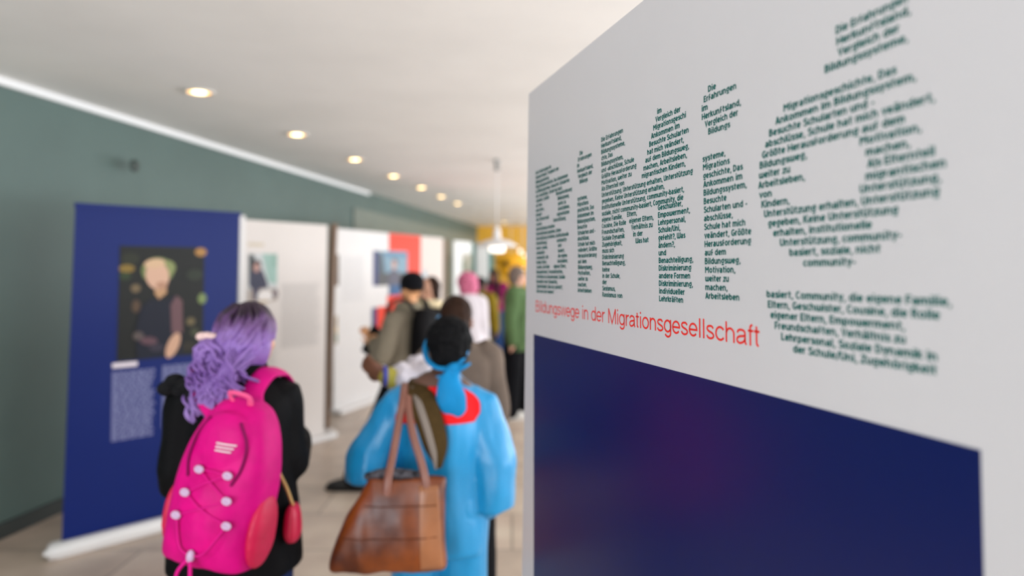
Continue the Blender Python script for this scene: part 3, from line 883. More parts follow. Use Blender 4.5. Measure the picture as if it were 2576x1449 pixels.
# ------------------------------------------------------------------ far end: yellow hanging sculpture and globe lamps
ys = empty('hanging_sculpture', (-0.02, 15.0, 1.80), 'big yellow egg-shaped sculpture with a dark round hole, before the yellow wall', 'sculpture')
M_ysc = mat('glossy_yellow_shell', (255, 182, 14), 0.4, vary=0.05)
body_ = [(0.0, 0.0, -0.29), (0.03, 0.0, -0.28)]
fuse('shell', [ell((0.0, 0, 0.05), (0.36, 0.28, 0.19)), ell((-0.07, -0.04, -0.10), (0.20, 0.20, 0.22)), ell((0.14, 0, 0.02), (0.24, 0.24, 0.16))], M_ysc, ys, 0.02, 6)
mesh('hole', [ell((-0.10, -0.245, 0.005), (0.065, 0.03, 0.075))], mat('dark_hole', (24, 12, 6), 0.8), ys, True)
mesh('spout', [ell((0.06, -0.12, -0.36), (0.11, 0.10, 0.14))], mat('amber_shell', (236, 180, 76), 0.4), ys, True)
mesh('cord', [tube([(0, 0, 0.2), (0, 0, CEIL - 1.801)], [0.006, 0.006], 6, 0)], M_plastic, ys)
for (x, y, z), lab in zip([(0.19, 16.0, 2.09), (0.28, 16.1, 1.98), (0.262, 15.9, 1.715)],
                          ['small warm globe lamp hanging topmost beside the yellow sculpture', 'small white globe lamp hanging just under the warm one beside the yellow sculpture',
                           'small white globe lamp hanging lowest, above the grey hair']):
    gl = empty('globe_lamp', (x, y, z), lab, 'lamp', 'globe lamps at the far end')
    mesh('globe', [ell((0, 0, 0), (0.045, 0.045, 0.045))], M_drum, gl, True)
    mesh('cord', [tube([(0, 0, 0.042), (0, 0, CEIL - z - 0.001)], [0.004, 0.004], 6, 0)], M_plastic, gl)

# ------------------------------------------------------------------ people
SKIN_L = mat('fair_skin', (214, 162, 136), 0.5, vary=0.04, scale=20)
SKIN_W = mat('warm_skin', (232, 168, 118), 0.5, vary=0.04, scale=20)
SKIN_B = mat('brown_skin', (124, 78, 56), 0.5, vary=0.05, scale=20)
SKIN_D = mat('dark_skin', (92, 60, 46), 0.5, vary=0.05, scale=20)
M_eye = mat('eye_white', (205, 200, 194), 0.3)
M_lip = mat('lip_skin', (150, 84, 76), 0.45)
M_iris = mat('dark_iris', (40, 26, 18), 0.15)


class Person:
    """a person standing at loc, facing local +y turned by yaw (degrees); H is the height in metres"""

    def __init__(self, label, loc, yaw, H, skin, arms=None, legs=None, head=(0, 0), hc=(0, 0.02, 1.585), lean=0.0, hands=None, slim=1.0):
        self.root = empty('person', loc, label, 'person', rz=math.radians(yaw))
        self.s = H / 1.70
        self.loc = Vector(loc)
        self.R = Matrix.Rotation(-math.radians(yaw), 3, 'Z')
        self.lean = lean
        s = self.s
        self.arms = {}
        dflt = {'L': [(-.185, -.01, 1.385), (-.245, -.03, 1.10), (-.235, .05, .86)], 'R': [(.185, -.01, 1.385), (.245, -.03, 1.10), (.235, .05, .86)]}
        for k in 'LR':
            self.arms[k] = [self.w(p) for p in arms[k]] if arms and k in arms else [Vector(p) * s for p in dflt[k]]
        dl = {'L': [(-.095, 0, .86), (-.10, .02, .48), (-.10, -.01, .085)], 'R': [(.095, 0, .86), (.10, .02, .48), (.10, -.01, .085)]}
        self.legs, self.toe = {}, {}
        for k in 'LR':
            self.legs[k] = [self.w(p) for p in legs[k][:3]] if legs and k in legs else [Vector(p) * s for p in dl[k]]
            self.toe[k] = Vector(legs[k][3]) if legs and k in legs and len(legs[k]) > 3 else Vector((-.15 if k == 'L' else .15, 1, 0))
            self.toe[k].normalize()
        self.Hc = Vector(hc) * s
        self.HR = Matrix.Rotation(math.radians(head[0]), 3, 'Z') @ Matrix.Rotation(math.radians(head[1]), 3, 'X')
        self.hands = hands or {}
        self.skin = skin
        self.slim = slim
        self.body()

    def w(self, p):
        """room position -> local"""
        return self.R @ (Vector(p) - self.loc)

    def hp(self, p):
        """head-space point (metres at 1.70 m height, origin at the skull centre)"""
        return self.Hc + self.HR @ (Vector(p) * self.s)

    def hand(self, k):
        sh, el, wr = self.arms[k]
        s = self.s
        d = (wr - el).normalized()
        opt = self.hands.get(k, {})
        if 'dir' in opt:
            d = (self.R @ Vector(opt['dir'])).normalized()
        curl = opt.get('curl', 0.55)
        side0 = 1 if k == 'R' else -1
        nrm = Vector(opt['palm']) if 'palm' in opt else Vector((-side0, 0, 0))
        if 'palm' in opt:
            nrm = self.R @ nrm
        nrm = (nrm - d * nrm.dot(d)).normalized()
        sd = d.cross(nrm).normalized()
        if sd.dot(Vector((0, 1, 0))) < 0:
            sd = -sd                                   # thumb side points forward
        M = Matrix((d, sd, nrm)).transposed()
        out = [ell(wr + d * .05 * s, (.055 * s, .041 * s, .016 * s), M), ell(wr + d * .03 * s + sd * .022 * s + nrm * .008 * s, (.034 * s, .018 * s, .016 * s), M)]
        for off, ln in ((.031, .072), (.011, .082), (-.010, .077), (-.030, .060)):
            p = wr + d * .088 * s + sd * off * s
            a = 0.15
            pts, dd = [p - d * .02 * s], d
            for j, part in enumerate((.45, .32, .23)):
                a += curl * (0.55 if j == 0 else 0.8)
                dd = d * math.cos(a) + nrm * math.sin(a)
                pts.append(p)
                p = p + dd * ln * part * s
            pts.append(p)
            out.append(tube(pts, [.0095 * s, .0098 * s, .009 * s, .0085 * s, .0075 * s], 8, 2))
        t0 = wr + d * .025 * s + sd * .030 * s
        out.append(tube([t0, t0 + (d * .7 + sd * .7) * .032 * s + nrm * .008 * s, t0 + (d * 1.6 + sd * .75) * .034 * s + nrm * .024 * s], [.013 * s, .0115 * s, .009 * s], 8, 3))
        return out

    def body(self):
        s, sl = self.s, self.slim
        rows = [(.80, 0, 0, .15, .10), (.92, 0, 0, .165, .115), (1.05, 0, 0, .135, .10), (1.2, 0, 0, .145, .105), (1.33, 0, -.01, .165, .10), (1.40, 0, -.015, .14, .085),
                (1.455, 0, -.012, .062, .06)]
        sh = [loft([tuple(x * s for x in (z, cx, cy, rx * sl, ry * sl)) for z, cx, cy, rx, ry in rows])]
        nb = Vector((0, -.015, 1.42)) * s
        sh.append(tube([nb, (nb + self.hp((0, -.02, -.06))) / 2, self.hp((0, -.015, -.03))], [.056 * s, .052 * s, .054 * s], 14, 3))
        R = self.HR
        for c, r in (((0, -.012, .015), (.074, .093, .098)), ((0, .022, -.052), (.056, .066, .066)), ((0, .062, -.098), (.024, .022, .018)),
                     ((0, .093, -.026), (.013, .020, .024)), ((0, .082, -.074), (.024, .010, .014)),
                     ((-.03, .078, .012), (.022, .010, .006)), ((.03, .078, .012), (.022, .010, .006)), ((-.034, .060, -.038), (.022, .018, .022)), ((.034, .060, -.038), (.022, .018, .022)),
                     ((-.078, -.005, -.022), (.010, .020, .030)), ((.078, -.005, -.022), (.010, .020, .030))):
            sh.append(ell(self.hp(c), [x * s for x in r], R))
        for k in 'LR':
            a, b, c = self.arms[k]
            sh.append(tube([a, a.lerp(b, .4), b, b.lerp(c, .35), c], [.052 * s, .048 * s, .038 * s, .040 * s, .027 * s], 12, 3))
            sh += self.hand(k)
            h, kn, an = self.legs[k]
            sh.append(tube([h, h.lerp(kn, .45), kn, kn.lerp(an, .35), an], [.088 * s, .078 * s, .056 * s, .055 * s, .036 * s], 12, 3))
            t = self.toe[k]
            sh.append(tube([an - t * .03 * s + Vector((0, 0, -.04 * s)), an + t * .06 * s + Vector((0, 0, -.045 * s)), an + t * .16 * s + Vector((0, 0, -.062 * s))], [.036 * s, .036 * s, .022 * s], 10, 3))
        self.bodyob = fuse('body', sh, self.skin, self.root, 0.0065, 2)
        for sx in (-1, 1):
            mesh('eye', [ell(self.hp((sx * .031, .0755, -.006)), (.0125 * s, .0085 * s, .0062 * s), R, 12, 8), ell(self.hp((sx * .031, .0830, -.006)), (.0050 * s, .0022 * s, .0052 * s), R, 10, 6)],
                 [M_eye, M_iris], self.root, True, [0, 1])
        mesh('lips', [ell(self.hp((0, .0905, -.070)), (.021 * s, .006 * s, .0045 * s), R, 12, 8), ell(self.hp((0, .0905, -.079)), (.018 * s, .006 * s, .0050 * s), R, 12, 8)], M_lip, self.root, True)

    # ---- clothing
    def top(self, name, m, rows, sleeves=(.075, .07, .055), upto=(1.0, 1.0), fold=.006, seed=0.0, extra=(), voxel=.009, scaled=True):
        s = self.s if scaled else 1
        sh = [loft([tuple(x * s for x in r) for r in rows], 32)]
        for k, u in zip('LR', upto):
            a, b, c = self.arms[k]
            c2 = b.lerp(c, u)
            r = [x * s for x in sleeves]
            sh.append(tube([a + (Vector((0, 0, a.z)) - a) * .25 + Vector((0, 0, -.01)), a, a.lerp(b, .5), b, b.lerp(c2, .5), c2], [r[0], r[0] * 1.02, (r[0] + r[1]) / 2, r[1], (r[1] + r[2]) / 2, r[2]], 16, 3))
        sh += list(extra)
        return fuse(name, sh, m, self.root, voxel, 4, fold, 9, seed)

    def trousers(self, m, r=(.115, .085, .07), hem=.10, name='trousers', waist=.98, fold=.005, seed=3.0, full=1.0):
        s = self.s
        sh = [loft([tuple(x * s for x in q) for q in ((.80, 0, 0, .165, .115), (.90, 0, 0, .182, .13), (waist, 0, 0, .165, .12))])]
        for k in 'LR':
            h, kn, an = self.legs[k]
            an2 = kn.lerp(an, min(1.0, (kn.z - hem * s) / max(kn.z - an.z, .01)))
            sh.append(tube([h + Vector((0, 0, .03 * s)), h.lerp(kn, .45), kn, kn.lerp(an2, .5), an2], [r[0] * s, (r[0] * .95) * s, r[1] * s, (r[1] + r[2]) / 2 * s, r[2] * s], 16, 3, cap=True))
        return fuse(name, sh, m, self.root, .009, 3, fold, 8, seed)

    def shoes(self, m, sole, high=False):
        s = self.s
        for k in 'LR':
            an, t = self.legs[k][2], self.toe[k]
            g = Vector((an.x, an.y, 0))
            up = Vector((0, 0, 1))
            sh = [tube([g - t * .055 * s + up * .05 * s, g + t * .02 * s + up * .058 * s, g + t * .12 * s + up * .045 * s, g + t * .19 * s + up * .034 * s], [.044 * s, .050 * s, .048 * s, .032 * s], 14, 4, flat=.8),
                  tube([an + up * (.10 if high else .03) * s, g + up * .05 * s], [.052 * s, .048 * s], 14, 0)]
            so = fuse('shoe', sh, m, self.root, .007, 3)
            sd = t.cross(up)
            q = []
            for f_, w_ in ((-.10, .030), (-.06, .042), (.05, .042), (.13, .047), (.19, .040), (.222, .018)):
                q.append((f_, w_))
            out = [g + t * f_ * s + sd * w_ * s for f_, w_ in q] + [g + t * f_ * s - sd * w_ * s for f_, w_ in reversed(q)]
            n = len(out)
            v = [(p.x, p.y, 0.001) for p in out] + [(p.x, p.y, .022 * s) for p in out]
            f = [tuple(range(n - 1, -1, -1)), tuple(range(n, 2 * n))] + [(i, (i + 1) % n, (i + 1) % n + n, i + n) for i in range(n)]
            mesh('sole', [(v, f)], sole, so)

    def hair(self, m, shapes, fold=.006, voxel=.008, fs=30, name='hair', zs=.35):
        s = self.s
        return fuse(name, [ell(self.hp(c), [x * s for x in r], self.HR) for c, r in shapes], m, self.root, voxel, 3, fold, fs, 1.0, zs)


def on_surface(ob, x, z, y0=-3.0, off=.004, back=True):
    """local point on the back of a garment at (x, z)"""
    from mathutils.bvhtree import BVHTree
    key = ob.name
    if key not in _bvh:
        me = ob.data
        _bvh[key] = BVHTree.FromPolygons([v.co for v in me.vertices], [tuple(p.vertices) for p in me.polygons])
    hit = _bvh[key].ray_cast(Vector((x, y0, z)), Vector((0, 1, 0)))
    return hit[0] + hit[1] * off if hit[0] is not None else None


_bvh = {}


def drape(name, ob, outline, m, parent, n=22, off=.005):
    """a patch of cloth lying on the back of a garment inside an x-z outline (left edge, right edge as functions of t)"""
    rows = []
    for i in range(n + 1):
        t = i / n
        xl, xr, z = outline(t)
        row = []
        for j in range(n + 1):
            x = xl + (xr - xl) * j / n
            p = on_surface(ob, x, z, off=off)
            row.append(p)
        rows.append(row)
    last = None
    V, Fc, idx = [], [], {}
    for i, row in enumerate(rows):
        for j, p in enumerate(row):
            if p is not None:
                idx[i, j] = len(V)
                V.append(tuple(p))
    for i in range(n):
        for j in range(n):
            q = [(i, j), (i + 1, j), (i + 1, j + 1), (i, j + 1)]
            if all(a in idx for a in q):
                Fc.append(tuple(idx[a] for a in q))
    o = mesh(name, [(V, Fc)], m, parent, True)
    sd = o.modifiers.new('t', 'SOLIDIFY')
    sd.thickness = .004
    sd.offset = 1
    return o


M_sole = mat('dark_rubber', (30, 28, 27), 0.7, spec=.12)
M_wsole = mat('white_rubber', (228, 224, 218), 0.6, spec=.12)
M_jacket = mat('black_jacket_cloth', (9, 9, 11), 0.7, vary=0.2, bump=0.3, spec=.12)
M_jeans = mat('dark_blue_denim', (34, 48, 92), 0.8, vary=0.15, scale=30, bump=.2, spec=.12)
M_jeans2 = mat('blue_denim', (38, 66, 112), 0.8, vary=0.15, scale=30, bump=.2, spec=.12)
M_pants = mat('black_trouser_cloth', (12, 12, 16), 0.8, vary=0.15, bump=.2, spec=.12)
BASE = [(.78, 0, 0, .19, .14), (.95, 0, 0, .19, .14), (1.1, 0, 0, .175, .13), (1.25, 0, -.005, .185, .13), (1.36, 0, -.012, .185, .115), (1.43, 0, -.015, .12, .085), (1.475, 0, -.012, .075, .07)]

# ---- woman with purple hair, black jacket, pink backpack
p = Person('person with purple hair gathered at the nape, black jacket, carrying a pink backpack', (-0.935, 2.34, 0), -13, 1.60, SKIN_L,
           arms={'L': [(-1.075, 2.30, 1.28), (-1.100, 2.29, 1.01), (-1.03, 2.50, .93)], 'R': [(-.805, 2.36, 1.28), (-.772, 2.37, 1.05), (-.82, 2.58, 1.07)]},
           head=(1, 2), hc=(.035, .03, 1.575))
jk = p.top('jacket', M_jacket, [(.765, 0, -.01, .225, .17), (.78, 0, -.01, .235, .18), (.95, 0, -.01, .228, .17), (1.1, 0, -.01, .208, .155), (1.25, 0, -.012, .212, .15), (1.35, 0, -.015, .20, .13),
                           (1.42, .01, -.015, .135, .10), (1.475, .02, -.005, .09, .085), (1.49, .02, 0, .08, .075)], (.082, .080, .066), fold=.010)
p.trousers(M_jeans)
p.shoes(mat('black_shoe_leather', (24, 22, 22), 0.5), M_sole)
mesh('fur_hood', [ell((-.155 + .014 * i + rng.uniform(-.008, .008), -.125 + rng.uniform(-.02, .02), 1.325 + .020 * math.sin(i * 1.7)), (.034, .032, .026), None, 10, 7) for i in range(10)],
     mat('black_fur', (26, 26, 28), 0.9, bump=.6, bscale=90, spec=.12), p.root, True)
M_hairp = bpy.data.materials.new('purple_hair')
M_hairp.use_nodes = True
nt = M_hairp.node_tree
hb = nt.nodes['Principled BSDF']
hb.inputs['Roughness'].default_value = .5
tcn = nt.nodes.new('ShaderNodeTexCoord')
sep = nt.nodes.new('ShaderNodeSeparateXYZ')
nz = nt.nodes.new('ShaderNodeTexNoise')
nz.inputs['Scale'].default_value = 26
mad = nt.nodes.new('ShaderNodeMath')
mad.operation = 'MULTIPLY_ADD'
mad.inputs[1].default_value = .12
rp = nt.nodes.new('ShaderNodeMapRange')
rp.inputs['From Min'].default_value = 1.30
rp.inputs['From Max'].default_value = 1.64
cr = nt.nodes.new('ShaderNodeValToRGB')
cr.color_ramp.elements[0].color = rgb(156, 124, 194)
cr.color_ramp.elements[1].color = rgb(44, 24, 44)
for pos, c in ((.35, (118, 80, 156)), (.66, (150, 114, 188)), (.84, (104, 66, 122))):
    cr.color_ramp.elements.new(pos).color = rgb(*c)
nt.links.new(tcn.outputs['Object'], sep.inputs[0])
nt.links.new(tcn.outputs['Object'], nz.inputs['Vector'])
nt.links.new(nz.outputs['Fac'], mad.inputs[0])
nt.links.new(sep.outputs['Z'], mad.inputs[2])
nt.links.new(mad.outputs[0], rp.inputs['Value'])
nt.links.new(rp.outputs[0], cr.inputs['Fac'])
nt.links.new(cr.outputs['Color'], hb.inputs['Base Color'])
capm = p.hair(M_hairp, [((0, -.018, .024), (.096, .104, .106)), ((.002, -.045, -.035), (.092, .078, .095)), ((-.05, -.085, -.075), (.06, .05, .065))], fold=.006, fs=24, zs=.3)
locks = []
hr = random.Random(3)
gath = p.hp((-.045, -.105, -.075))
for i in range(90):
    a = PI * (0.02 + 1.0 * hr.random()) + PI * .5
    st = p.hp((.075 * math.cos(a + PI / 2) * 1.0, .02 + .05 * hr.uniform(-1, 1), .10 - .05 * hr.random()))
    an = hr.uniform(-1.25, 1.25)
    mid = p.hp((.102 * math.sin(an), -.018 - .110 * math.cos(an) * .95, .03 + hr.uniform(-.05, .05)))
    e = gath + Vector((hr.uniform(-.04, .04), hr.uniform(-.02, .02), hr.uniform(-.03, .03)))
    locks.append(tube([p.hp((.05 * math.sin(an), -.02 - .05 * math.cos(an), .120)), mid, mid.lerp(e, .55) + Vector((0, -.012, 0)), e], [.006, .008, .008, .006], 6, 4))
for i in range(170):                                   # loose curls below the gather
    st = gath + Vector((hr.uniform(-.055, .07), hr.uniform(-.03, .03), hr.uniform(-.04, .045)))
    ln = hr.uniform(.06, .17)
    ph, rr = hr.uniform(0, 6.28), hr.uniform(.010, .020)
    dx, dy = hr.uniform(-.22, .55), hr.uniform(-.25, .05)
    pts = []
    for k in range(9):
        t = k / 8
        w = ph + t * 9
        pts.append(st + Vector((dx * t * ln * 1.1 + rr * math.cos(w), -.02 - .05 * math.sin(t * 3) + dy * t * ln + rr * math.sin(w), -t * ln)))
    locks.append(tube(pts, [.0055] * 8 + [.003], 6, 2))
for i in range(75):                                   # the bun of curls at the left
    c = gath + Vector((-.028, -.02, .02))
    u = Vector((hr.gauss(0, 1), hr.gauss(0, 1), hr.gauss(0, 1))).normalized()
    v2 = u.orthogonal().normalized()
    w2 = u.cross(v2)
    R_ = hr.uniform(.030, .056)
    a0 = hr.uniform(0, 6.28)
    locks.append(tube([c + (v2 * math.cos(a0 + k * .55) + w2 * math.sin(a0 + k * .55)) * R_ * (1 + .08 * math.sin(k * 2)) for k in range(8)], [.0058] * 8, 6, 2))
for i in range(45):                                   # straighter strands falling from the right of the nape to the top of the pack
    a0 = p.hp((hr.uniform(-.02, .07), -.10, -.05 + hr.uniform(-.03, .03)))
    e = Vector((hr.uniform(-.02, .075), -.185, hr.uniform(1.245, 1.33)))
    locks.append(tube([a0, a0.lerp(e, .4) + Vector((hr.uniform(-.015, .02), -.03, .01)), a0.lerp(e, .75) + Vector((hr.uniform(-.01, .01), -.02, 0)), e], [.006, .0065, .006, .003], 6, 4))
mesh('hair_locks', locks, M_hairp, p.root, True)
clip = []
cc = p.hp((-.085, -.09, -.012))
for k in range(7):
    a = k / 6 * 2.6 - .4
    clip.append(ell(cc + Vector((.048 * math.sin(a) - .02, -.02, .022 * math.cos(a))), (.020, .018, .015), None, 12, 8))
mesh('scrunchie', clip, mat('pale_pink_satin', (240, 205, 200), 0.4), p.root, True)

# ---- her pink backpack
bp = empty('backpack', (-0.900, 2.085, 0.838), 'bright pink backpack with white lace loops on the back of the purple-haired person', 'backpack')
bp.scale = (.95, .95, .93)
bp.rotation_euler = (Matrix.Rotation(math.radians(-13), 3, 'Z') @ Matrix.Rotation(math.radians(8.5), 3, 'Y') @ Matrix.Rotation(math.radians(-4), 3, 'X')).to_euler()
M_pink = mat('magenta_nylon', (212, 0, 124), 0.55, spec=.2, vary=0.12, scale=10, bump=.25, bscale=25)
M_pink2 = mat('crimson_nylon', (200, 10, 70), 0.55, vary=0.1, scale=10, bump=.25, bscale=25)
M_loop = mat('silver_lace_loop', (206, 176, 208), 0.35)
M_cordp = mat('pink_cord', (222, 26, 138), 0.5, spec=.12)
pack = fuse('pack', [loft([(0.0, -.008, 0, .134, .075), (.02, -.008, 0, .150, .10), (.14, -.003, 0, .155, .115), (.30, 0, .005, .154, .105), (.42, 0, .015, .128, .085), (.49, 0, .025, .085, .06), (.52, 0, .03, .04, .03)], 32, 2.9),
                     ell((0, -.075, .165), (.115, .060, .155)), ell((0, -.05, .37), (.10, .055, .12))], M_pink, bp, .007, 5, .006, 11, 4.0)


def pk(x, z, off=.004):
    h = on_surface(pack, x, z, off=off)
    return h if h is not None else Vector((x, -.1, z))


for sx in (-1, 1):
    fuse('side_pocket', [ell((sx * .150, -.005, .13), (.030, .075, .12))], M_pink2, bp, .007, 3, .004, 14)
    mesh('crease_line', [tube([pk(sx * .052, .46), pk(sx * .085, .40), pk(sx * .09, .33), pk(sx * .075, .28)], [.0045] * 4, 8, 4)], mat('plum_crease_shade', (126, 6, 78), 0.5, spec=.12), bp, True)  # dark plum lines: shade of the pack's fold creases put into colour
loops = []
for j, (z, w) in enumerate(((.305, .048), (.235, .064), (.165, .078))):
    for sx in (-1, 1):
        c = pk(sx * w + .012, z, .010)
        mesh('lace_loop', [tube([c + Vector((.012 * math.cos(a), -.003, .008 * math.sin(a))) for a in np.linspace(0, 6.2, 9)], [.005] * 9, 8, 3), ell(c, (.010, .006, .006))], M_loop, bp, True)
        loops.append(c)
cords = []
for a, b in ((0, 3), (1, 2), (2, 5), (3, 4), (0, 1)):
    A_, B_ = loops[a], loops[b]
    cords.append(tube([A_, pk((A_.x + B_.x) / 2, (A_.z + B_.z) / 2, .008), B_], [.0028] * 3, 6, 4))
toggle = pk(.002, .06, .012)
for sx, q in ((-1, 4), (1, 5)):
    cords.append(tube([loops[q], pk(sx * .04, .075, .008), toggle], [.0035] * 3, 6, 4))
cords.append(tube([toggle, toggle + Vector((-.028, -.008, -.05)), toggle + Vector((-.03, 0, -.10)), toggle + Vector((-.002, 0, -.135)), toggle + Vector((.022, -.002, -.10)), toggle + Vector((.014, -.006, -.05)), toggle],
                  [.006] * 7, 8, 5))
mesh('lace_cord', cords, M_cordp, bp, True)
mesh('toggle', [ell(toggle, (.013, .011, .020))], M_loop, bp, True)
lg = []
for i in range(3):
    z = .398 - .011 * i
    for a, b in ((.006, .062),):
        q0, q1, q2 = pk(a, z, .004), pk((a + b) / 2, z, .004), pk(b - .006 * i, z, .004)
        lg.append(tube([q0, q1, q2], [.0056] * 3, 6, 3, flat=.4))
mk = mesh('logo', lg, mat('white_stitching', (246, 236, 240), 0.5, spec=.12), bp, True)
mk['label'] = 'small white three-line mark'
mesh('top_handle', [tube([(-.03, .0, .50), (-.035, -.025, .535), (0, -.04, .545), (.035, -.025, .535), (.03, .0, .50)], [.010] * 5, 8, 4, flat=.5)], mat('salmon_webbing', (244, 96, 150), 0.5, spec=.12), bp, True)
Jm = Matrix.Translation(p.loc) @ Matrix.Rotation(math.radians(-13), 4, 'Z')
Bm = Matrix.LocRotScale(bp.location, bp.rotation_euler, bp.scale)
J2B = Bm.inverted() @ Jm
B2J = Jm.inverted() @ Bm


def on_shoulder(x, y, off=.016):
    on_surface(jk, 0, 1.1)
    h = _bvh[jk.name].ray_cast(Vector((x, y, 2.2)), Vector((0, 0, -1)))
    return h[0] + h[1] * off


for sx in (-1, 1):
    a0 = B2J @ Vector((sx * .080, .03, .43))
    xs = .118 if sx > 0 else -.075
    pts = [a0, a0.lerp(on_shoulder(xs, -.10), .55) + Vector((0, -.012, 0))] + [on_shoulder(xs, y) for y in (-.09, -.04, .02, .07)]
    last = pts[-1]
    pts += [last + Vector((0, .045, -.05)), last + Vector((0, .06, -.14))]
    mesh('shoulder_strap', [tube([J2B @ q_ for q_ in pts], [.036] * 6 + [.034, .028], 12, 4, flat=.26, hint=(0, -.6, 1))], M_pink, bp, True)

# ---- small red pouch on a gilt chain at her right hip
po = empty('pouch', (-0.715, 2.25, 0.83), 'small red pouch on a gilt chain at the hip of the purple-haired person', 'pouch')
fuse('bag', [loft([(0, 0, 0, .018, .03), (.03, 0, 0, .026, .045), (.09, 0, 0, .022, .04), (.115, 0, 0, .012, .03)], 20)], mat('red_leather', (196, 20, 66), 0.4), po, .005, 3)
ch = []
cp = catmull([(0, 0, .11), (-.02, -.005, .17), (-.055, -.01, .25), (-.085, .02, .33)], 8)
for i in range(len(cp) - 1):
    ch.append(ell((cp[i] + cp[i + 1]) / 2, (.006, .006, .008), None, 8, 6))
mesh('chain', ch, mat('gilt_chain', (206, 170, 110), 0.35, metal=.6), po, True)

# ---- woman in the light blue robe
q = Person('person in a light blue robe with a red collar and a blue headband', (-0.285, 2.70, 0), 0, 1.53, SKIN_D,
           arms={'L': [(-.440, 2.68, 1.185), (-.555, 2.66, .975), (-.49, 2.93, 1.02)], 'R': [(-.125, 2.69, 1.185), (-.075, 2.68, .95), (-.125, 2.74, .765)]},
           head=(4, -4), hc=(.04, .03, 1.565))
M_robe = mat('sky_blue_satin', (26, 140, 196), 0.34, vary=0.1, scale=7, bump=.7, bscale=12, stretch=(1, 1, .4))
robe = q.top('robe', M_robe, [(.70, 0, 0, .185, .145), (.72, 0, 0, .20, .155), (.95, 0, 0, .195, .15), (1.1, 0, -.005, .19, .145), (1.25, 0, -.01, .195, .14), (1.345, 0, -.012, .185, .115), (1.41, .005, -.012, .12, .085),
                              (1.455, .01, -.008, .075, .068)], (.078, .10, .125), upto=(.55, .55), fold=.017, seed=2.0,
             extra=[loft([(.905, -.272, -.03, .085, .105), (.98, -.262, -.03, .092, .105), (1.05, -.225, -.02, .075, .085), (1.10, -.19, -.01, .05, .06)], 24, 2.2), loft([(.785, .205, .0, .098, .105), (.86, .21, -.01, .098, .10), (.98, .205, -.02, .086, .09), (1.06, .185, -.02, .06, .065)], 24, 2.2)])
tr = q.trousers(M_robe, (.125, .115, .125), hem=.12, fold=.010, seed=8.0)
tr['label'] = 'light blue wide trousers'
q.shoes(mat('black_shoe_leather', (24, 22, 22), 0.5), M_sole)
M_redc = mat('scarlet_cloth', (226, 24, 30), 0.6, vary=.05, spec=.12)
drape('collar', robe, lambda t: (.005 - .16 * math.sin(min(1, (t + .12)) * PI * .5) * 1.0, .020 + .142 * math.sin(min(1, t * 1.3 + .28) * PI * .5) - .05 * max(0, t - .75) * 4 * .5, 1.262 - .128 * t), M_redc, q.root)
M_blk = mat('black_afro_hair', (11, 11, 13), 0.7, vary=.3, scale=40, bump=.8, bscale=70, spec=.12)
q.hair(M_blk, [((0, -.030, .026), (.102, .098, .106)), ((0, -.05, -.04), (.085, .07, .075))], fold=.008, fs=55, zs=1.0)
M_band = mat('azure_scarf', (20, 128, 186), 0.5, vary=.08, scale=9, bump=.25, bscale=20, spec=.12)
bandp = []
for k in range(25):
    a = 2 * PI * k / 24
    bandp.append(q.hp((-.014 + .090 * math.sin(a), -.020 - .104 * math.cos(a), -.012 - .080 * math.cos(a) + .006 * math.sin(a))))
mesh('headband', [tube(bandp, [.013] * 25, 10, 2, flat=.6, cap=False)], M_band, q.root, True)
kn = q.hp((.022, -.128, -.093))
fuse('scarf_tail', [ell(kn, (.030, .024, .026)), tube([kn, kn + Vector((-.014, -.026, -.045)), kn + Vector((-.012, -.035, -.09)), kn + Vector((.006, -.036, -.13)), kn + Vector((.026, -.032, -.16))], [.024, .042, .056, .052, .032], 16, 4, flat=.34, hint=(0, 1, 0)),
                    tube([kn, kn + Vector((.035, -.012, .008)), kn + Vector((.062, -.01, .022))], [.014, .016, .011], 10, 3, flat=.6)], M_band, q.root, .005, 3, .005, 22)
# olive scarf with a grey stripe, hanging down the back from the left shoulder
M_olive = mat('dark_olive_wool', (66, 50, 24), 0.85, vary=.15, scale=30, bump=.3, spec=.12)
pts = [(-.08, .02, 1.275), (-.072, -.08, 1.262), (-.042, -.158, 1.215), (-.012, -.185, 1.14), (.010, -.187, 1.06), (.02, -.18, .985)]
mesh('scarf', [tube(pts, [.040, .048, .052, .052, .044, .010], 16, 5, flat=.22, hint=(0, .3, 1))], M_olive, q.root, True)
st = mesh('scarf_stripe', [tube([(a - .012, b - .016, c) for a, b, c in pts[1:]], [.016, .018, .018, .016, .005], 10, 5, flat=.3, hint=(0, .3, 1))], mat('grey_wool', (122, 112, 104), 0.85, bump=.3, spec=.12), q.root, True)
st['label'] = 'grey stripe along the scarf'

# ---- brown leather shoulder bag
hb_ = empty('handbag', (-0.435, 2.44, 0.655), 'large brown leather shoulder bag hanging from the shoulder of the blue robe', 'handbag', rz=math.radians(2))
M_leath = mat('tan_leather', (76, 30, 10), 0.38, col2=(142, 70, 22), scale=6, bump=.35, bscale=9)
M_leath2 = mat('light_tan_leather', (150, 96, 62), 0.32, vary=.2, scale=6, bump=.3, bscale=9)
bag = fuse('body', [loft([(0.0, 0, 0, .190, .035), (.010, 0, 0, .207, .055), (.07, .004, 0, .203, .072), (.17, .022, 0, .180, .066), (.26, .046, 0, .152, .045), (.305, .062, 0, .138, .028), (.318, .064, 0, .134, .022)], 40, 3.6)],
           M_leath, hb_, .006, 3, .009, 10, 6.0)
_bvh.clear()
pt = drape('leather_patch', bag, lambda t: (.118 - .01 * t, .196 - .02 * t, .01 + .29 * t), M_leath2, hb_, 14, .0015)
pt['label'] = 'paler tan leather side panel'
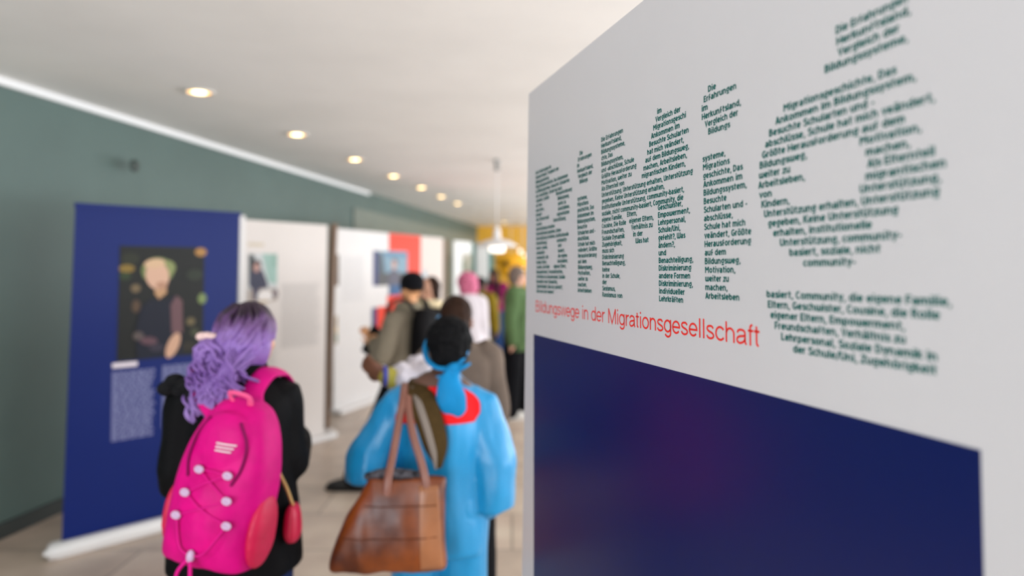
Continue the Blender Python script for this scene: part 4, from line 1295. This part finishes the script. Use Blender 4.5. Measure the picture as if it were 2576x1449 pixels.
mesh('seam', [tube([on_surface(bag, x, z, off=.001) or Vector((x, -.05, z)) for x in np.linspace(x0, .17, 9)], [.002] * 9, 6, 2) for z, x0 in ((.13, -.15), (.235, -.08))],
     mat('brown_stitching', (84, 40, 16), 0.6, spec=.12), hb_, True)
M_strap = mat('rosy_brown_leather', (128, 82, 68), 0.38, vary=.1)
mesh('strap', [tube([(-.005, -.040, .225), (.0, -.034, .32), (.012, .01, .40), (.026, .055, .50), (.036, .095, .575), (.03, .20, .615), (.02, .30, .57), (.01, .36, .45)], [.016, .015, .014, .014, .015, .015, .014, .012], 10, 5, flat=.45, hint=(0, 1, 0))],
     M_strap, hb_, True)
mesh('strap', [tube([(.136, -.034, .25), (.130, -.030, .32), (.112, -.01, .38), (.082, .02, .46), (.062, .06, .535), (.052, .10, .585)], [.014] * 6, 10, 5, flat=.45, hint=(0, 1, 0))], M_strap, hb_, True)
mesh('lining', [tube([(-.075, .0, .325), (-.02, -.004, .334), (.05, -.002, .332), (.11, .0, .328)], [.014, .020, .019, .013], 12, 4)], mat('black_white_print', (26, 26, 30), 0.8, col2=(96, 94, 100), scale=70, spec=.12), hb_, True)

# ---- brown-haired person in a taupe coat reaching towards the panels, in front of the robe
M_brownh = mat('dark_brown_hair', (46, 28, 18), 0.55, vary=.3, scale=30, bump=.5, bscale=60, spec=.12)
M_blackh = mat('black_hair', (24, 19, 18), 0.55, vary=.3, scale=30, bump=.5, bscale=60, spec=.12)
r4 = Person('person with dark brown hair in a taupe coat, one frilled white sleeve stretched out', (-0.262, 3.38, 0), 12, 1.57, SKIN_B,
            arms={'L': [(-.385, 3.34, 1.285), (-.452, 3.13, 1.19), (-.560, 3.05, 1.235)], 'R': [(-.115, 3.40, 1.285), (-.075, 3.38, 1.02), (-.12, 3.45, .80)]},
            head=(-30, -4), hc=(.0, .03, 1.585), hands={'L': {'dir': (-.055, 0, .032), 'palm': (0, 1, .3), 'curl': .6}})
M_taupe = mat('taupe_coat_wool', (112, 98, 88), 0.85, vary=.12, bump=.3, spec=.12)
r4.top('coat', M_taupe, [(.62, 0, 0, .215, .17), (.64, 0, 0, .225, .175), (.9, 0, 0, .205, .155)] + BASE[2:], (.078, .072, .06), upto=(.02, .95), seed=5)
r4.trousers(M_pants, (.115, .105, .105), hem=.09)
r4.shoes(mat('black_shoe_leather', (24, 22, 22), 0.5), M_sole)
r4.hair(M_brownh, [((0, -.032, .026), (.090, .092, .102)), ((.0, -.055, -.045), (.086, .075, .10)), ((.0, -.05, -.12), (.075, .06, .06))], fold=.007)
mesh('hair_clip', [ell(r4.hp((-.075, -.075, .0)), (.017, .017, .017))], mat('sky_blue_clip', (92, 150, 196), 0.4), r4.root, True)
a_, b_, c_ = r4.arms['L']
sd_ = []
for t in (.0, .22, .45, .7, .95):
    c0 = a_.lerp(b_, .25).lerp(b_.lerp(c_, .38), t)
    sd_.append((c0, .066 + .018 * math.sin(t * 15)))
M_frill = mat('lilac_white_frill', (206, 198, 204), 0.8, vary=.08, scale=30, bump=.5, bscale=40, spec=.12)
fuse('frilled_sleeve', [tube([x for x, _ in sd_], [y for _, y in sd_], 16, 4), ell(b_ + Vector((.01, -.02, -.015)), (.095, .08, .06)), ell(b_ + Vector((.055, -.01, .04)), (.06, .07, .06))], M_frill, r4.root, .007, 3, .012, 26, zs=1)
mesh('yellow_cuff', [tube([b_.lerp(c_, .25), b_.lerp(c_, .6), b_.lerp(c_, .93)], [.052, .050, .044], 14, 4)], mat('olive_yellow_knit', (172, 160, 72), 0.85, bump=.3, spec=.12), r4.root, True)
mesh('bracelet', [tube([c_ + (c_ - b_).normalized() * .004 + Vector((0, .036 * math.cos(x), .036 * math.sin(x))) for x in np.linspace(0, 2 * PI, 13)], [.011] * 13, 8, 2, cap=False)], mat('cobalt_beads', (58, 66, 168), 0.4), r4.root, True)

# ---- man in a black beanie with an olive jacket, stepping towards the panel
m3 = Person('person in a black beanie and olive jacket stepping towards the wide panel', (-0.835, 5.42, 0), 58, 1.67, SKIN_W,
            arms={'L': [(-.905, 5.27, 1.31), (-.985, 5.20, 1.04), (-1.085, 5.40, 1.12)], 'R': [(-.77, 5.58, 1.33), (-.92, 5.66, 1.06), (-1.11, 5.48, 1.13)]},
            legs={'L': [(-.875, 5.36, .84), (-1.06, 5.33, .45), (-1.225, 5.31, .10), (-.5, 1, 0)], 'R': [(-.80, 5.49, .84), (-.80, 5.52, .46), (-.74, 5.55, .09), (.1, 1, 0)]},
            head=(-6, -3), hc=(.03, -.02, 1.585), hands={'L': {'dir': (-.3, .7, .5), 'palm': (0, 1, 0), 'curl': .5}, 'R': {'dir': (-.5, .5, .5), 'palm': (0, -1, 0), 'curl': .5}})
M_olivej = mat('olive_jacket_cloth', (128, 118, 102), 0.85, vary=.1, bump=.3, spec=.12)
m3.top('jacket', M_olivej, BASE, (.085, .078, .06), upto=(.95, .95), seed=7)
m3.trousers(M_pants, (.115, .09, .08), hem=.10)
m3.shoes(mat('black_boot_leather', (24, 22, 22), 0.5), M_sole, True)
mesh('collar', [tube([(.085 * math.cos(x), -.02 + .08 * math.sin(x), 1.412 + .01 * math.sin(x)) for x in np.linspace(0, 2 * PI, 17)], [.026] * 17, 10, 2, cap=False)], mat('pale_olive_knit', (160, 150, 128), 0.9, spec=.12), m3.root, True)
fuse('beanie', [ell(m3.hp((0, -.015, .045)), (.092, .106, .085), m3.HR), ell(m3.hp((0, -.015, .01)), (.094, .108, .05), m3.HR)], mat('black_knit', (20, 20, 24), 0.9, bump=.4, bscale=120, spec=.12), m3.root, .007, 3)
m3.hair(M_brownh, [((0, -.055, -.015), (.074, .05, .03))], fold=.003)
bk = empty('backpack', (-0.66, 5.29, 1.0), 'small black backpack on the back of the person in the beanie', 'backpack', rz=math.radians(58))
M_bp2 = mat('black_nylon', (12, 10, 12), 0.65, vary=.2, bump=.3, spec=.12)
fuse('pack', [loft([(0, 0, 0, .12, .06), (.02, 0, 0, .14, .085), (.18, 0, 0, .14, .09), (.33, 0, .01, .12, .07), (.40, 0, .02, .07, .04)], 28, 2.8), ell((0, -.07, .13), (.10, .05, .10))], M_bp2, bk, .008, 3, .004)
for sx in (-1, 1):
    mesh('shoulder_strap', [tube([(sx * .07, .04, .36), (sx * .10, .10, .45), (sx * .115, .18, .475), (sx * .125, .27, .42), (sx * .13, .30, .30)], [.03] * 5, 10, 4, flat=.28, hint=(0, -.5, 1))], M_bp2, bk, True)
tb = empty('tablet', (-1.125, 5.49, 1.13), 'black tablet held up by the person in the beanie', 'tablet')
tb.rotation_euler = (0, math.radians(28), math.radians(-30))
mesh('case', [box(-.055, .055, -.008, .008, -.125, .125, .006)], mat('black_case', (18, 18, 20), 0.5, spec=.12), tb)
mesh('screen', [box(-.048, .048, .008, .0095, -.115, .115)], mat('dark_screen', (30, 32, 38), 0.15), tb)

# ---- neighbour in black with a cream collar
n3 = Person('person with brown hair and a cream collar in a black coat, beside the beanie wearer', (-0.725, 6.0, 0), 100, 1.63, SKIN_L,
            arms={'L': [(-.73, 5.84, 1.31), (-.67, 5.78, 1.05), (-.75, 5.72, .83)], 'R': [(-.725, 6.16, 1.31), (-.745, 6.22, 1.04), (-.88, 6.13, 1.0)]},
            head=(10, -6), hands={'L': {'dir': (-.4, -.3, -.6), 'palm': (-.3, 1, 0), 'curl': .6}})
n3.top('coat', M_jacket, [(.55, 0, 0, .20, .165), (.57, 0, 0, .21, .17), (.9, 0, 0, .195, .15)] + BASE[2:], (.08, .072, .058), upto=(.9, .9), seed=11)
n3.trousers(M_pants)
n3.shoes(mat('black_shoe_leather', (24, 22, 22), 0.5), M_sole)
n3.hair(M_brownh, [((0, -.045, .022), (.080, .085, .10)), ((0, -.07, -.04), (.07, .05, .07))])
mesh('collar', [tube([(.10 * math.cos(x), .0 + .095 * math.sin(x), 1.405 + .012 * math.sin(x)) for x in np.linspace(0, 2 * PI, 17)], [.038] * 17, 10, 2, cap=False)], mat('cream_wool', (232, 214, 176), 0.9, bump=.3, spec=.12), n3.root, True)

# ---- person with pink hair in a long pale coat
p5 = Person('person with pink hair in a long lilac-white coat', (-0.475, 7.3, 0), 10, 1.66, SKIN_L, hc=(.0, .03, 1.585), slim=.85,
            arms={'L': [(-.63, 7.27, 1.36), (-.66, 7.25, 1.08), (-.65, 7.33, .85)], 'R': [(-.335, 7.31, 1.36), (-.305, 7.30, 1.08), (-.29, 7.38, .85)]})
p5.top('coat', mat('lilac_white_coat', (228, 220, 226), 0.75, vary=.05, bump=.25, spec=.12), [(.66, .03, 0, .18, .15), (.68, .03, 0, .19, .16), (.95, .02, 0, .175, .145), (1.1, .01, 0, .16, .13), (1.25, 0, -.005, .165, .125), (1.36, 0, -.012, .16, .11)] + BASE[5:], (.072, .065, .056), seed=13)
p5.trousers(M_jeans)
p5.shoes(mat('black_shoe_leather', (24, 22, 22), 0.5), M_sole)
p5.hair(mat('pink_hair', (214, 116, 148), 0.55, vary=.18, scale=25, bump=.5, spec=.12), [((0, -.02, .02), (.118, .118, .112)), ((.01, -.05, -.05), (.112, .09, .09)), ((0, -.05, -.10), (.085, .07, .05))], fold=.008)

# ---- person in mustard
p6 = Person('person with dark hair in a mustard-olive jacket, seen behind the pink-haired one', (-0.455, 10.0, 0), -20, 1.58, SKIN_B, head=(-30, 0))
p6.top('jacket', mat('mustard_cloth', (138, 118, 34), 0.8, vary=.1, bump=.2, spec=.12), [(.62, 0, 0, .20, .16)] + BASE, (.08, .074, .06), seed=15)
p6.trousers(M_pants)
p6.shoes(mat('black_shoe_leather', (24, 22, 22), 0.5), M_sole)
p6.hair(M_blackh, [((0, -.02, .022), (.088, .102, .10)), ((0, -.05, -.06), (.085, .065, .11))])

# ---- person in magenta facing the camera
p7 = Person('person in a magenta top and blue jeans, facing this way with a dark scarf', (-0.335, 12.6, 0), 172, 1.68, SKIN_B,
            arms={'L': [(-.15, 12.6, 1.37), (-.09, 12.55, 1.12), (-.20, 12.38, 1.10)], 'R': [(-.52, 12.6, 1.37), (-.58, 12.58, 1.1), (-.54, 12.5, .88)]})
p7.top('jumper', mat('magenta_knit', (142, 32, 92), 0.85, vary=.1, bump=.3, spec=.12), [(.92, 0, 0, .19, .145)] + BASE[1:], (.078, .07, .055), upto=(.95, .95), seed=17)
p7.trousers(M_jeans2, (.115, .095, .09))
p7.shoes(mat('white_trainer', (214, 210, 204), 0.6, spec=.12), M_wsole)
p7.hair(M_blackh, [((0, -.02, .03), (.088, .10, .10)), ((-.07, -.02, -.09), (.035, .05, .13)), ((.07, -.02, -.09), (.035, .05, .13)), ((0, -.06, -.06), (.085, .05, .12))])
mesh('scarf', [tube([(.10 * math.cos(x), .02 + .09 * math.sin(x), 1.40) for x in np.linspace(0, 2 * PI, 17)], [.032] * 17, 10, 2, cap=False), tube([(-.09, .11, 1.39), (-.10, .165, 1.25), (-.10, .17, 1.08)], [.035, .045, .045], 10, 4, flat=.4, hint=(0, 1, 0))],
     mat('dark_scarf_wool', (40, 36, 32), 0.9, spec=.12), p7.root, True)

# ---- person in green at the edge of the board
p8 = Person('person in a green jacket, black trousers and white trainers beside the big board', (0.055, 7.9, 0), -66, 1.73, SKIN_L,
            arms={'R': [(.015, 7.72, 1.42), (-.02, 7.66, 1.12), (.005, 7.70, .87)], 'L': [(.10, 8.07, 1.42), (.12, 8.13, 1.12), (.20, 8.1, .88)]},
            legs={'R': [(.02, 7.82, .88), (.0, 7.80, .49), (-.02, 7.76, .09), (.2, 1, 0)], 'L': [(.09, 7.98, .88), (.16, 8.0, .49), (.17, 7.98, .09), (0, 1, 0)]})
p8.top('jacket', mat('moss_green_cloth', (84, 108, 70), 0.8, vary=.1, bump=.25, spec=.12), [(.76, 0, 0, .20, .155)] + BASE, (.088, .082, .065), upto=(.92, .92), seed=19)
p8.trousers(M_pants, (.12, .105, .10))
p8.shoes(mat('white_trainer', (214, 210, 204), 0.6, spec=.12), M_wsole)
p8.hair(mat('grey_brown_hair', (118, 104, 96), 0.6, vary=.2, scale=30, bump=.4, spec=.12), [((0, -.025, .026), (.084, .098, .098)), ((0, -.055, -.03), (.074, .06, .07))])
